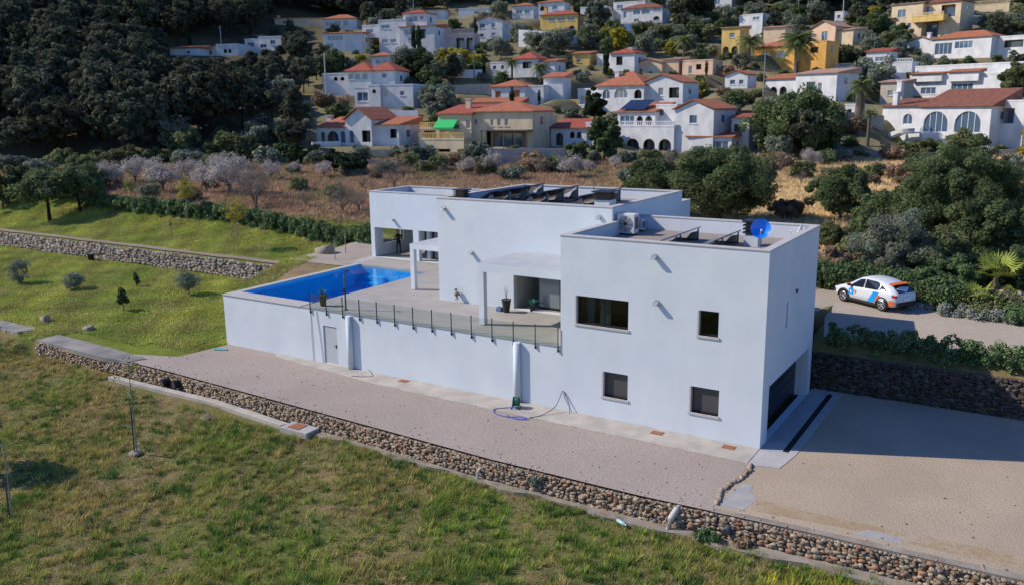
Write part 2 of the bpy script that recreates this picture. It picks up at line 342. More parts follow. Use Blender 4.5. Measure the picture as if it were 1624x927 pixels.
H('big white villa with broad red hip roof, three arches and a yellow balustrade', 24, 1082, 176, [
  (940, 1020, 136, 176, 0, 9, hip(2.6, T1), W, [(950, 141, 963, 156, 'a'), (971, 139, 993, 155, 'a'), (1004, 142, 1016, 156, 'oa')]),
  (1016, 1082, 133, 178, 1.2, 7, gfr(1.4, T1), W, [(1043, 140, 1051, 152, 'r'), (1060, 140, 1076, 156, 'o')]),
  (905, 942, 140, 178, 1, 5, FL, W, [(918, 145, 930, 160, 'oa')]),
  (858, 940, 166, 180, -2.5, 4, FL, W, [])], bal=[(858, 912, 164, -2.4), (912, 930, 158, .9)], chim=[(974, 110, 3)], r=14)
H('small white house with red shed roof and wide arches above the long white wall', 24, 944, 230, [
  (872, 930, 205, 233, 0, 5, shd(1.3, T4), W, [(880, 212, 892, 232, 'oa'), (903, 210, 911, 220, 'oa'), (914, 210, 922, 220, 'oa')]),
  (929, 946, 198, 233, .3, 5, FL, W, [(931, 210, 940, 220, 'oa')])], r=6)
H('yellow villa with a green awning, red roof and columned ground-floor terrace', 22, 845, 240, [
  (745, 845, 180, 250, 0, 9, hip(1.5, T1), CR, [(737+13, 190, 756, 200, 'r'), (777, 191, 782, 201, 'r'), (788, 189, 794, 201, 'r'), (800, 189, 806, 201, 'r'), (770, 208, 836, 234, 'o')]),
  (690, 746, 183, 250, -.8, 8, shd(1.4, T4), CR, [(697, 198, 712, 210, 'r'), (715, 198, 726, 210, 'r'), (737, 190, 744, 205, 'r'), (703, 222, 714, 234, 'oa'), (737, 220, 745, 240, 'oa')]),
  (660, 735, 222, 252, -3.2, 4, FL, CR, [(666, 236, 688, 250, 'o'), (692, 236, 712, 250, 'o')]),
  (659, 692, 206, 224, -1.2, 4, FL, PE, [(664, 194+14, 686, 220, 'o')])], bal=[(660, 735, 220, -3.1), (659, 692, 204, -1.1)], chim=[(739, 157, 4)], r=14, extra='awning')
H('white cottage with L-shaped red roof and arched porch at the foot of the wood', 30, 633, 232, [
  (548, 590, 192, 234, 0, 8, gfr(1.8, T1), W, [(553, 208, 561, 228, 'a'), (574, 208, 588, 226, 'o')]),
  (498, 549, 204, 234, .5, 7, hip(1.6, T1), W, [(505, 210, 512, 232, 'oa'), (516, 209, 535, 230, 'oa'), (538, 209, 546, 228, 'a')]),
  (590, 633, 200, 233, 1.0, 7, shd(1.1, T1), W, [(619, 206, 630, 220, 'o')])], chim=[(520, 183, 3)], r=11)
H('white villa with deep red hip roof and arched side wing on the left slope', 24, 627, 150, [
  (550, 590, 114, 152, 0, 7, hip(1.7, T4), W, [(553, 117, 561, 126, 'r'), (564, 117, 572, 126, 'r'), (575, 117, 584, 126, 'r')]),
  (588, 627, 114, 150, .6, 7, hip(1.7, T4), W, [(606, 117, 614, 124, 'r')]),
  (510, 551, 117, 152, 1.2, 6, FL, W, [(528, 121, 535, 127, 'oa'), (539, 121, 546, 127, 'oa')])], chim=[(598, 103, 3)], r=11)
H('white flat-roofed house with a square tower and boat-shaped terrace', 24, 660, 172, [
  (600, 656, 137, 176, 0, 7, FL, W, [(609, 145, 616, 153, 'r'), (635, 145, 642, 152, 'r')]),
  (585, 604, 137, 178, -.7, 4, FL, W, [(591, 142, 597, 148, 'oa')]),
  (561, 587, 140, 178, .6, 6, FL, W, [(565, 146, 583, 160, 'r')])], r=9)
H('white house with blue windows and red roof high on the left', 16, 566, 47, [
  (514, 566, 31, 50, 0, 7, hip(1.4, T1), W, [(517, 34, 528, 41, 'r'), (530, 34, 541, 41, 'r'), (545, 34, 552, 41, 'r')])], r=7)
H('lower white house with glazed front below the blue-windowed house', 20, 575, 80, [
  (514, 575, 54, 82, 0, 7, shd(.8, T1), W, [(521, 57, 545, 64, 'r'), (518, 68, 530, 76, 'r')])], r=7)
H('large stepped white villa with red-roofed top storey and many blue windows', 22, 690, 84, [
  (640, 678, 22, 60, 3, 6, hip(1.0, T4), W, [(644, 26, 663, 34, 'r'), (667, 26, 673, 32, 'r')]),
  (600, 645, 32, 84, 1.5, 8, FL, W, [(604, 38, 618, 44, 'r'), (604, 60, 614, 66, 'r'), (619, 60, 628, 66, 'r')]),
  (634, 690, 44, 86, 0, 7, shd(.9, T1), W, [(642, 48, 655, 56, 'r'), (647, 60, 653, 65, 'r'), (666, 48, 676, 62, 'o')]),
  (572, 602, 38, 54, 2.5, 5, FL, W, [(578, 43, 590, 49, 'r')])], r=13)
H('pinkish villa with a columned loggia right of the twin cypresses', 14, 752, 78, [
  (690, 752, 55, 80, 0, 6, FL, PK, [(724, 61, 737, 78, 'o'), (740, 61, 750, 78, 'o')])], bal=[(690, 752, 53, .1)], r=7)
H('white cube house with four dark windows and small red roof', 20, 797, 66, [
  (756, 797, 34, 68, 0, 7, gfr(1.0, T1), W, [(760, 38, 769, 45, 'r'), (779, 38, 786, 45, 'r'), (761, 53, 767, 58, 'r'), (779, 52, 786, 57, 'r')])], r=6)
H('long low yellowish house among the pines at the top left', 10, 514, 42, [
  (438, 514, 30, 44, 0, 6, shd(.4, T3), CR, [(450, 33, 458, 38, 'r'), (480, 33, 488, 38, 'r')])], chim=[(444, 24, 2)], r=7)
H('white and blue house half hidden by pines, second from the left on the slope', 30, 447, 82, [
  (412, 447, 60, 90, 0, 7, FL, W, [(430, 64, 438, 71, 'r'), (414, 70, 424, 76, 'r')]), (390, 412, 62, 82, 1, 6, FL, W, [(394, 66, 404, 73, 'r')])], r=7)
H('white and blue house with three small arches among the pines', 28, 378, 88, [
  (345, 378, 72, 92, 0, 6, FL, W, [(356, 78, 361, 84, 'oa'), (363, 78, 368, 84, 'oa')]), (325, 347, 74, 92, .6, 6, shd(.5, T3), W, [(332, 80, 338, 85, 'r')])], r=7)
H('leftmost white house on the slope with red tiled roof', 28, 312, 88, [
  (272, 312, 77, 104, 0, 6, shd(.8, T1), W, [(297, 81, 302, 86, 'r')])], r=6)
H('yellow villa with arcaded upper floor and dark red roof at the top', 18, 916, 48, [
  (856, 916, 24, 52, 0, 7, hip(1.3, T4), YE, [(870, 27, 880, 33, 'r'), (884, 27, 896, 33, 'r'), (900, 27, 911, 33, 'r'), (902, 41, 912, 49, 'oa')])], chim=[(865, 8, 3)], r=8)
H('white house with small red roof rising behind the yellow villa', 18, 895, 22, [
  (853, 895, 4, 26, 0, 6, hip(.9, T1), W, [(856, 9, 864, 16, 'oa'), (876, 9, 884, 15, 'r')])], r=5)
H('white two-storey house with dark roof and blue shaded windows at the top', 18, 1050, 38, [
  (984, 1050, 13, 40, 0, 7, hip(1.4, T2), W, [(988, 17, 993, 26, 'a'), (1004, 13, 1015, 22, 'a'), (1018, 13, 1030, 22, 'a'), (1036, 12, 1047, 18, 'r'), (1005, 28, 1013, 34, 'r'), (1036, 26, 1046, 34, 'oa')]),
  (970, 1022, 0, 14, 4, 6, FL, W, [(976, 3, 986, 9, 'r')])], bal=[(984, 1050, 37, -.3)], r=8)
H('white villa with red roof and twin palms in front', 22, 880, 122, [
  (814, 850, 94, 124, 0, 7, hip(1.5, T4), W, [(828, 98, 843, 108, 'o')]),
  (774, 815, 98, 124, .8, 6, FL, W, [(792, 101, 797, 108, 'a'), (778, 102, 784, 108, 'r')]),
  (850, 880, 98, 120, 1.4, 6, shd(.7, T1), W, [(864, 98, 872, 103, 'r')])], r=9)
H('white tower-like house with red cap roof and one dark square window', 24, 1006, 112, [
  (968, 1006, 86, 116, 0, 6, hip(1.2, T4), W, [(977, 90, 987, 103, 'o')]), (945, 969, 86, 112, 1.5, 4, FL, W, [])], chim=[(1000, 76, 2)], r=6)
H('peach single-storey house with low pale gable right of the white tower house', 20, 1075, 116, [
  (1006, 1050, 100, 118, 0, 7, gfr(.9, T3), PE, [(1010, 107, 1018, 115, 'oa'), (1028, 104, 1042, 116, 'r')]), (1050, 1076, 95, 116, 1, 6, shd(.5, T3), PE, [])], r=7)
H('small peach house with yellow wall beside a cypress', 20, 1130, 118, [
  (1082, 1130, 97, 120, 0, 6, FL, PE, [(1092, 104, 1098, 116, 'r'), (1104, 102, 1112, 110, 'o')])], r=6)
H('white bungalow with two orange wooden doors and red hip roof', 20, 860, 158, [
  (778, 832, 138, 160, 0, 7, hip(1.3, T1), W, [(784, 144, 793, 154, 's'), (813, 143, 824, 154, 's')]),
  (832, 862, 138, 160, 1, 6, FL, W, []), (862, 893, 124, 150, 4, 5, shd(1.0, T1), W, [(866, 134, 870, 142, 'r')])], r=9)
H('low white annex with long red roof and small arches below the orange-doored bungalow', 16, 826, 172, [
  (745, 826, 163, 176, 0, 4, shd(.8, T1), W, [(765, 166, 772, 171, 'oa'), (776, 166, 788, 171, 'oa')])], r=6, name='house_annex')
H('yellow stone-walled carport building between the white bungalow and the cypress', 10, 778, 148, [
  (738, 778, 136, 150, 0, 4, FL, CR, [(748, 141, 766, 149, 'o')])], r=4, name='carport')
H('beige flat-roofed outbuilding right of the green-awning villa', 14, 874, 205, [
  (838, 874, 186, 210, 0, 4, FL, CR, [(846, 192, 866, 204, 'o')])], r=4, name='outbuilding')
H('white house corner showing between pines at the very top of the picture', 15, 775, 22, [
  (727, 775, 14, 26, 0, 6, FL, W, [(752, 17, 760, 22, 'r')])], r=5)
H('yellow-walled house with balustrade at the top right edge', 12, 1600, 18, [
  (1540, 1600, 6, 20, 0, 5, FL, CR, [])], bal=[(1540, 1600, 4, .1)], r=6)
H('small white building right of the top yellow villa', 16, 962, 32, [(920, 962, 12, 34, 0, 5, FL, W, [(930, 18, 938, 24, 'r')])], r=5)
H('beige rough-walled house just left of the arched villa', 20, 1430, 166, [(1397, 1430, 132, 168, 0, 5, shd(.5, T3), ST, [(1408, 144, 1416, 152, 'r')])], r=5)
H('small white shed behind the dark carob on the hillside', 20, 1357, 190, [(1340, 1357, 168, 192, 0, 4, FL, W, [(1344, 174, 1350, 184, 'o')])], r=3, name='shed')
H('small white house under the top edge right of the tall pine', 16, 1160, 12, [(1126, 1160, -6, 14, 0, 5, shd(.6, T1), W, [(1134, 0, 1142, 6, 'r')])], r=5)
H('white house at the top edge left of the tall pine', 16, 1078, 12, [(1056, 1078, -4, 14, 0, 5, FL, W, [(1062, 1, 1070, 7, 'r')])], r=4)
H('low building with brown roof right of the stepped villa', 16, 708, 56, [(686, 708, 42, 58, 0, 5, shd(.5, T2), CR, [(692, 46, 700, 54, 'r')])], r=4)
H('pale house with grey roof right of the second thin pole', 12, 706, 31, [(678, 706, 17, 33, 0, 5, shd(.5, T3), W, [(684, 21, 692, 27, 'r')])], r=4)
H('white block house behind the cream gable house', 20, 1338, 34, [(1324, 1338, 20, 36, 0, 4, FL, W, [(1328, 24, 1333, 29, 'r')])], r=3)
H('peach house fragment between the round tree and the big cream house', 20, 1417, 44, [(1403, 1417, 30, 46, 0, 4, shd(.4, T3), PE, [(1407, 34, 1413, 41, 'r')])], r=3)
H('white house with red roof above the long low wall at upper centre', 18, 846, 30, [(812, 846, 10, 32, 0, 5, hip(.9, T1), W, [(818, 16, 828, 22, 'r'), (832, 16, 840, 22, 'r')])], r=5)
H('white house with terracotta roof among trees left of the loggia villa', 18, 620, 106, [(590, 620, 90, 108, 0, 5, hip(.9, T1), W, [(596, 95, 604, 101, 'r'), (608, 95, 614, 101, 'r')])], r=5)
H('small ochre house between the palm and the red-capped tower house', 18, 935, 104, [(908, 935, 86, 106, 0, 5, shd(.7, T1), YE, [(914, 92, 921, 99, 'r')])], r=4)
H('white house with brown roof below the orange villa', 20, 1185, 140, [(1150, 1185, 120, 142, 0, 5, gfr(.8, T1), W, [(1158, 127, 1166, 134, 'r'), (1172, 127, 1179, 134, 'r')])], r=5)
for q in HS:
    P = ground_at(q['bx'], q['by'], h0); q['P'] = P; q['d'] = depth(P); q['m'] = q['d']/FPX
for q in HS:
    P = q['P']; a = math.atan2(CAM[1]-P[1], CAM[0]-P[0]) - R(q['rot']); q['rz'] = a+math.pi/2
    xs = [b[0] for b in q['blocks']]+[b[1] for b in q['blocks']]; cx = (min(xs)+max(xs))/2; half = (max(xs)-min(xs))/2*q['m']
    lx = (cx-q['bx'])*q['m']/math.cos(R(q['rot'])); ly = 4
    px = P[0]+math.cos(q['rz'])*lx-math.sin(q['rz'])*ly; py = P[1]+math.sin(q['rz'])*lx+math.cos(q['rz'])*ly
    PADS.append((px, py, P[2]-.05, max(half*.9, 4)+1))

# terrain mesh
def lin(a, b, s): return list(np.arange(a, b, s))
def grow(a, b, s, k):
    o = [a]
    while abs(o[-1]-a) < abs(b-a): o.append(o[-1]+math.copysign(s, b-a)); s *= k
    return o[1:]
xs = sorted(set(np.round(grow(-96, -420, 1.1, 1.02)[::-1]+lin(-96, -55, .55)+lin(-55, 12, .33)+lin(12, 22, .55)+grow(22, 230, .6, 1.05)+[-32.4, -32.38, -.52, -.5], 3)))
ys = sorted(set(np.round(grow(-30, -90, 1.5, 1.3)[::-1]+lin(-30, -8, .3)+lin(-8, 16, .22)+lin(16, 60, .6)+lin(60, 130, 1.1)+grow(130, 460, 1.2, 1.015), 3)))
X, Y = np.meshgrid(xs, ys); Z = h(X, Y); nx, ny = len(xs), len(ys)
V = np.stack([X.ravel(), Y.ravel(), Z.ravel()], 1); ii = np.arange(nx*ny).reshape(ny, nx)
F = np.stack([ii[:-1, :-1].ravel(), ii[:-1, 1:].ravel(), ii[1:, 1:].ravel(), ii[1:, :-1].ravel()], 1)
S_ = -(X-CAM[0])*.532+(Y-CAM[1])*.847
def lerp3(a, b, t): return a+(b-a)*t[..., None]
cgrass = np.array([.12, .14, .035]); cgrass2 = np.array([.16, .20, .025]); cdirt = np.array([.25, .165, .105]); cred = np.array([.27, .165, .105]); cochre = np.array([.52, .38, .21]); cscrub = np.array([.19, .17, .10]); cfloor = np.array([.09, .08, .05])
n1 = vnoise(X, Y, 3.1, 1); n2 = vnoise(X, Y, 1.1, 4); n3 = vnoise(X, Y, 9, 2)
C = lerp3(np.broadcast_to(cdirt, X.shape+(3,)), cgrass, np.clip(.62+.35*n1+.3*n2, 0, 1))
C = lerp3(C, lerp3(np.broadcast_to(cgrass2, X.shape+(3,)), cgrass, np.clip(.4+.5*n1, 0, 1)), (sm(-5.5, -4, Y)*(X < -30)).astype(float))
fld = sm(25.0, 26.0, Y+.3*n2)
fc = lerp3(np.broadcast_to(cred, X.shape+(3,)), cochre, np.clip(sm(-38, -20, X-.25*(Y-40)+6*n3)+.35*sm(.3, .8, n1), 0, 1))
C = lerp3(C, fc, fld); C = lerp3(C, cochre, (sm(17, 20, Y)*(X > -3)*.8).astype(float))
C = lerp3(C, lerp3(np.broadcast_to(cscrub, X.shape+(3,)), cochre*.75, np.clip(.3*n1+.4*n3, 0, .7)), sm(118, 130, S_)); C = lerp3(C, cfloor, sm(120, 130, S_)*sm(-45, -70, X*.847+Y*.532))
C = lerp3(C, np.array([.24, .17, .11]), (np.exp(-((X+37)**2/9+(Y-10.5)**2/7))*1.0))
TM = mat('terrain_soil', (1, 1, 1), .97, (.72, .74, .70), 1.7, 1.0, 7, detail=9, spec=.1, attr=True)
ter = npmesh('ground', V, F, TM, col=C.reshape(-1, 3), smooth=True); tag(ter, kind='structure')

# ------------------------------------------------------------------ laid surfaces
def sheet(name, x0, x1, y0f, y1f, m, off=.02, step=.5, z=None):
    gx = np.arange(x0, x1+1e-6, (x1-x0)/max(1, round((x1-x0)/step))); gy = np.linspace(0, 1, 30)
    XX = np.repeat(gx[None], len(gy), 0); a = np.array([y0f(x) for x in gx]); b = np.array([y1f(x) for x in gx]); YY = a[None]+(b-a)[None]*gy[:, None]
    ZZ = (h(XX, YY)+off) if z is None else np.full(XX.shape, z); k = len(gx)
    VV = np.stack([XX.ravel(), YY.ravel(), ZZ.ravel()], 1); jj = np.arange(k*len(gy)).reshape(len(gy), k)
    FF = np.stack([jj[:-1, :-1].ravel(), jj[:-1, 1:].ravel(), jj[1:, 1:].ravel(), jj[1:, :-1].ravel()], 1)
    return tag(npmesh(name, VV, FF, m), kind='structure')
sheet('yard', -36.5, 0.1, lambda x: ywall(x)+.10, lambda x: 0 if x > -32.3 else -3.2-.12*(-32.3-x)*3, YARDM, z=.02)
sheet('driveway', .1, 34, lambda x: ywall(x)+.10, lambda x: 9.28, DRIVEM, z=.012)
sheet('upper_road', -6, 34, lambda x: 10.75 if x > -.4 else 13.2, lambda x: 19.0-.42*(x+1.5) if x < 5.5 else 16.1-.28*(x-5.5), ROADM, off=.05)
sheet('gravel_path', -41, -32.5, lambda x: 12.0-.0*x, lambda x: 19.5+.55*(-32.5-x), YARDM, off=.035)
m_ = MB(); m_.prism([(-28, 0), (-27.6, -.45), (-26, -.7), (-19, -1.45), (-10, -1.62), (-.0, -1.66), (.0, 0)], -.1, .05); tag(m_.build('pavement', CONC, bevel=.01), kind='structure')
m_ = MB(); m_.prism([(.002, -1.75), (1.2, -1.5), (1.42, .2), (1.46, 8.9), (.002, 8.9)], -.1, .03); tag(m_.build('garage_apron', CONCL), kind='structure')
m_ = MB(); m_.prism([(.15, -5.75), (1.05, -5.6), (1.25, -4.6), (.9, -4.2), (.75, -3.4), (.35, -3.6)], -.1, .018); m_.prism([(4.6, -5.5), (6.1, -5.35), (6.0, -4.95), (5.0, -4.9)], -.1, .018)
tag(m_.build('concrete_patch', CONCP), kind='structure')
m_ = MB(); m_.prism([(.1, -6.2), (1.1, -6.15), (3, -6.08), (10, -5.84), (34, -5.78), (34, -5.42), (10, -5.5), (3, -5.8), (1.2, -5.9), (.1, -5.98)], -.1, .022); tag(m_.build('driveway_edging', CONCB), kind='structure')
m_ = MB(); m_.prism([(1.25, -5.5), (4.2, -5.2), (9, -5.2), (20, -5.2), (20, -4.1), (9, -4.3), (4.2, -4.6), (1.3, -4.55)], -.1, .016)
tag(m_.build('dirt_stain', ground_mat('driveway_silt', (.33, .25, .15), (.38, .31, .23), (.26, .20, .14), .9, 5)), kind='structure')
# left concrete strip on the wall
m_ = MB(); m_.prism([(-43.3, -5.35), (-36.4, -5.55), (-34.0, -5.4), (-33.6, -4.5), (-36.5, -4.2), (-39.5, -4.05), (-43.3, -3.95)], -.25, .06); tag(m_.build('concrete_path', CONCW, bevel=.02), kind='structure')
m_ = MB(); m_.prism([(-75, -5.0), (-46.4, -4.95), (-45.6, -3.7), (-75, -3.3)], -.75, .06); tag(m_.build('concrete_terrace_edge', CONCW, bevel=.03), kind='structure')
# concrete ledges under the front wall
pts = [(x, ywall(x)-.1) for x in np.linspace(-19, 30, 40)]; lo = [(x, ywall(x)-.1-(.38 if x < -3 else .6)-.12*math.sin(x*1.3)-.08*math.sin(x*3.1)) for x in np.linspace(30, -19, 90)]
m_ = MB(); m_.prism(pts[::1]+lo, -1.6, -.76); tag(m_.build('concrete_ledge', CONCB), kind='structure')

# ------------------------------------------------------------------ main villa
T_ = 3.1; HF, HM, HL = 8.2, 8.9, 7.93
vil = empty('modern_villa', (0, 0, 0), 0, 'large white cubic modern villa with flat gravel roofs and parapets in the middle', 'house')
mb = MB()
big = rect(-8.45, 4.27, -5.92, 5.54); w2 = rect(-2.76, 4.47, -1.92, 5.53); w3 = rect(-7.08, 1.08, -5.89, 2.23); w4 = rect(-3.0, 1.09, -1.78, 2.23); dr = rect(-24.14, .06, -23.13, 2.2)
panel(mb, [(-32.2, -.4), (0, -.4), (0, HF-.06), (-9.25, HF-.06), (-9.25, T_-.06), (-32.2, T_-.06)], [big, w2, w3, w4, dr], 0, .32)
# right side wall with garage opening and slit window
Mx = Matrix(((0, -1, 0, 0), (1, 0, 0, 0), (0, 0, 1, 0), (0, 0, 0, 1)))      # local x->Y, local y->-X
panel(mb, [(.325, -.4), (HF+.13, -.4), (HF+.13, HF-.06), (.325, HF-.06)], [rect(.95, .03, 7.67, 2.42), rect(3.05, 4.4, 3.32, 5.55)], 0, .32, Mx)
mb.box(-9.25, -.325, HF-.19, HF+.13, -.4, HF-.06)           # back wall
mb.box(-9.25, -8.95, .325, HF-.195, -.4, HF-.06)            # left wall of front block
mb.box(-1.2, -.33, .33, .948, 0, 2.5); mb.box(-1.2, -.33, 7.672, 8.13, 0, 2.5)
mb.box(-32.2, -31.95, .325, 12.4, -.4, T_-.06)               # pool side wall
# middle block
panel(mb, [(-20, T_-.2), (-9.2, T_-.2), (-9.2, HM-.06), (-20, HM-.06)], [rect(-15.0, T_+.02, -10.2, 5.5)], 5.2, .3)
mb.box(-9.5, -9.2, 5.505, 14.3, T_-.2, HM-.06); mb.box(-20, -19.7, 5.505, 14.3, T_-.2, HM-.06); mb.box(-20, -9.2, 14.305, 14.6, T_-.2, HM-.06)
# rear stair block and unseen rear volume added to cast the upper road shadow
mb.box(-14, -9.95, 14.61, 18, 2.5, 8.0); mb.box(-8, -.95, 8.35, 12.1, 1.4, 6.75)
# left block with open porch
HLt = HL-.06
panel(mb, [(-33.2, T_-.3), (-20.2, T_-.3), (-20.2, HLt), (-33.2, HLt)], [rect(-32.85, T_-.02, -29.25, 5.28), rect(-28.75, T_-.02, -21, 5.28)], 14.5, .3)
Mxl = Matrix(((0, -1, 0, -32.9), (1, 0, 0, 0), (0, 0, 1, 0), (0, 0, 0, 1)))
panel(mb, [(14.805, T_-.3), (19.1, T_-.3), (19.1, HLt), (14.805, HLt)], [rect(15.5, 3.95, 17.9, 5.15)], 0, .3, Mxl)
mb.box(-32.895, -19, 18.8, 19.1, T_-.3, HLt); mb.box(-32.89, -19.5, 14.81, 18.79, 5.45, 5.6); mb.box(-28.9, -28.6, 15.6, 18.79, T_, 5.44)
# canopies
mb.box(-14.75, -9.26, 1.5, 5.19, 5.8, 6.22); mb.box(-14.75, -14.45, 1.5, 1.8, T_, 5.795)
mb.box(-23.15, -20.01, 6.55, 14.49, 5.55, 5.85); mb.box(-23.15, -22.87, 6.55, 6.83, T_, 5.545)
mb.build('wall', RENDER, vil)
for bb in ((-14.72, -9.27, 1.53, 5.19, 6.221, 6.24), (-23.12, -20.02, 6.58, 14.48, 5.851, 5.87)): mb2 = MB(); mb2.box(*bb); mb2.build('canopy_top_darkening', mat('canopy_dark_tone', (.33, .36, .40), .8, (.38, .40, .44), 1.5), vil)  # added grey sheets, their colour darkens the sunlit canopy tops
mbi = MB(); mbi.box(-8.93, -.34, .34, 7.9, 2.85, 3.05); mbi.build('floor_slab', mat('interior_floor', (.10, .08, .065), .6), vil); mbi = MB(); mbi.box(-8.93, -.34, 3.2, 3.3, 3.052, 7.25); mbi.build('partition', mat('interior_partition', (.10, .105, .10), .9), vil)
# parapet caps
mb = MB()
def ring(x0, x1, y0, y1, z, wd=.34, o=.03, skip=''):
    if 'f' not in skip: mb.box(x0-o, x1+o, y0-o, y0+wd, z-.055, z)
    if 'b' not in skip: mb.box(x0-o, x1+o, y1-wd, y1+o, z-.055, z)
    if 'l' not in skip: mb.box(x0-o, x0+wd, y0+wd+.002, y1-wd-.002, z-.055, z)
    if 'r' not in skip: mb.box(x1-wd, x1+o, y0+wd+.002, y1-wd-.002, z-.055, z)
ring(-9.25, 0, 0, HF+.13, HF)
ring(-20, -9.2, 5.2, 14.6, HM); ring(-33.2, -20.04, 14.5, 19.1, HL); mb.box(-14.03, -9.92, 14.64, 18.03, 8.001, 8.05)
mb.build('parapet_cap', CAPM, vil, bevel=.008)
mb = MB(); mb.box(-8.94, -.33, .33, 8.0, 7.3, 7.5); mb.box(-19.69, -9.51, 5.51, 14.3, 8.1, 8.3); mb.box(-32.88, -20.1, 14.81, 18.79, 7.2, 7.35)
mb.build('roof', ROOFGRAVEL, vil)
# windows
def window(x0, z0, x1, z1, yf=0, blind=False, mull=1, sill=True, par=vil):
    f = MB(); a = .06; yy = yf+.16
    f.box(x0, x1, yy, yy+.06, z0, z0+a); f.box(x0, x1, yy, yy+.06, z1-a, z1); f.box(x0, x0+a, yy, yy+.06, z0+a, z1-a); f.box(x1-a, x1, yy, yy+.06, z0+a, z1-a)
    for k in range(1, mull): xm = x0+(x1-x0)*k/mull; f.box(xm-a/2, xm+a/2, yy+.001, yy+.059, z0+a, z1-a)
    fr = f.build('window', DARKF, par)
    p = MB(); p.box(x0+a, x1-a, yy+.02, yy+.035, z0+a, z1-a); p.build('pane', BLIND if blind else GLASS, fr)
    if sill:
        s = MB(); s.box(x0-.10, x1+.05, yf-.05, yy-.003, z0-.09, z0); s.box(x0-.075, x0-.001, yf-.012, yy-.003, z0, z1)
        s.box(x0+.0, x0+.02, yf+.002, yy-.003, z0+.001, z1); s.build('sill', FRAMEST, fr)
    return fr
BLIND = mat('dark_roller_blind', (.055, .055, .06), .55, (.075, .072, .07), 2, stretch=(.2, .2, 40))
INTW = mat('interior_wall', (.45, .45, .43), .9); CURT = mat('pale_curtain', (.38, .5, .46), .9)
window(-8.45, 4.27, -5.92, 5.54, 0, False, 2); window(-2.76, 4.47, -1.92, 5.53, 0, False, 1); window(-7.08, 1.08, -5.89, 2.23, 0, True); window(-3.0, 1.09, -1.78, 2.23, 0, True)
mb = MB(); 
for x0, x1 in ((-8.1, -7.75), (-7.45, -6.95)): mb = MB(); [mb.box(x0+(x1-x0)*j/6, x0+(x1-x0)*(j+.8)/6, .40+.03*(j%2), .43+.03*(j%2), 4.3, 5.5) for j in range(6)]; mb.box(x0, x1, .41, .44, 5.5, 5.52); mb.box(x0, x1, .415, .425, 4.31, 5.49); mb.build('curtain', CURT, vil)
mb = MB(); mb.box(-24.14, -23.13, .05, .09, .06, 2.2); d = mb.build('door', mat('grey_steel_door', (.40, .43, .46), .5, (.43, .46, .49), 2), vil)
mb = MB(); mb.tube([(-23.25, .02, 1.1), (-23.4, .02, 1.1)], .015, 6); mb.box(-23.28, -23.22, .03, .05, 1.0, 1.2); mb.build('handle', BLACK, d)
mb = MB(); mb.box(-.62, -.56, .951, 7.669, .03, 2.42); gd = mb.build('garage_door', mat('dark_garage_door', (.015, .017, .022), .35), vil)
mb = MB(); [mb.box(-.558, -.55, .96, 7.66, z, z+.03) for z in (.5, .98, 1.46, 1.94)]; mb.build('door_rib', BLACK, gd)
mb = MB(); mb.box(-.2, -.15, 3.05, 3.32, 4.4, 5.55); mb.build('window', GLASSB, vil)
mb = MB(); mb.box(.0, .06, 4.48, 4.66, 5.68, 5.84); mb.build('vent', BLACK, vil)
# porch interior behind middle block opening: glass doors and recess
mb = MB(); mb.box(-15.2, -15.0, 5.51, 8, T_-.1, 5.7); mb.box(-15.2, -9.51, 8, 8.2, T_-.1, 5.7); mb.box(-15.19, -9.51, 5.51, 7.99, 5.52, 5.7); mb.build('porch_wall', INTW, vil)
mb = MB()
for x in (-13.9, -12.55, -11.2): mb.box(x-.04, x+.04, 5.95, 6.02, T_+.03, 5.5)
mb.box(-13.9, -10, 5.951, 6.019, T_+.03, T_+.1); mb.box(-13.9, -10, 5.951, 6.019, 5.43, 5.5)
f = mb.build('sliding_door', DARKF, vil); mb = MB(); mb.box(-13.86, -10, 5.98, 5.995, T_+.1, 5.43); mb.build('pane', mat('door_glass', (.16, .20, .22), .06, spec=1), f)
# left porch glazing
mb = MB(); y0, y1, z0, z1 = 15.5, 17.9, 3.95, 5.15; x = -33.1
mb.box(x, x+.06, y0, y1, z0, z0+.08); mb.box(x, x+.06, y0, y1, z1-.08, z1); mb.box(x, x+.06, y0, y0+.08, z0+.08, z1-.08); mb.box(x, x+.06, y1-.08, y1, z0+.08, z1-.08); mb.box(x+.002, x+.058, 17.3, 17.38, z0+.08, z1-.08)
mb.build('window', DARKF, vil)
mb = MB(); mb.box(-30.2, -29.0, 17.2, 17.26, T_+.02, 5.44); mb.box(-28.55, -21, 15.9, 15.95, T_+.02, 5.44); g2 = mb.build('glass_wall', mat('porch_glass', (.22, .27, .26), .05, spec=1), vil)
for x, y in ((-28.5, 15.84), (-26.6, 15.84), (-24.7, 15.84), (-22.8, 15.84), (-30.24, 17.14)): mb = MB(); mb.box(x-.05, x+.05, y, y+.055, T_+.02, 5.44); mb.build('frame', DARKF, g2)
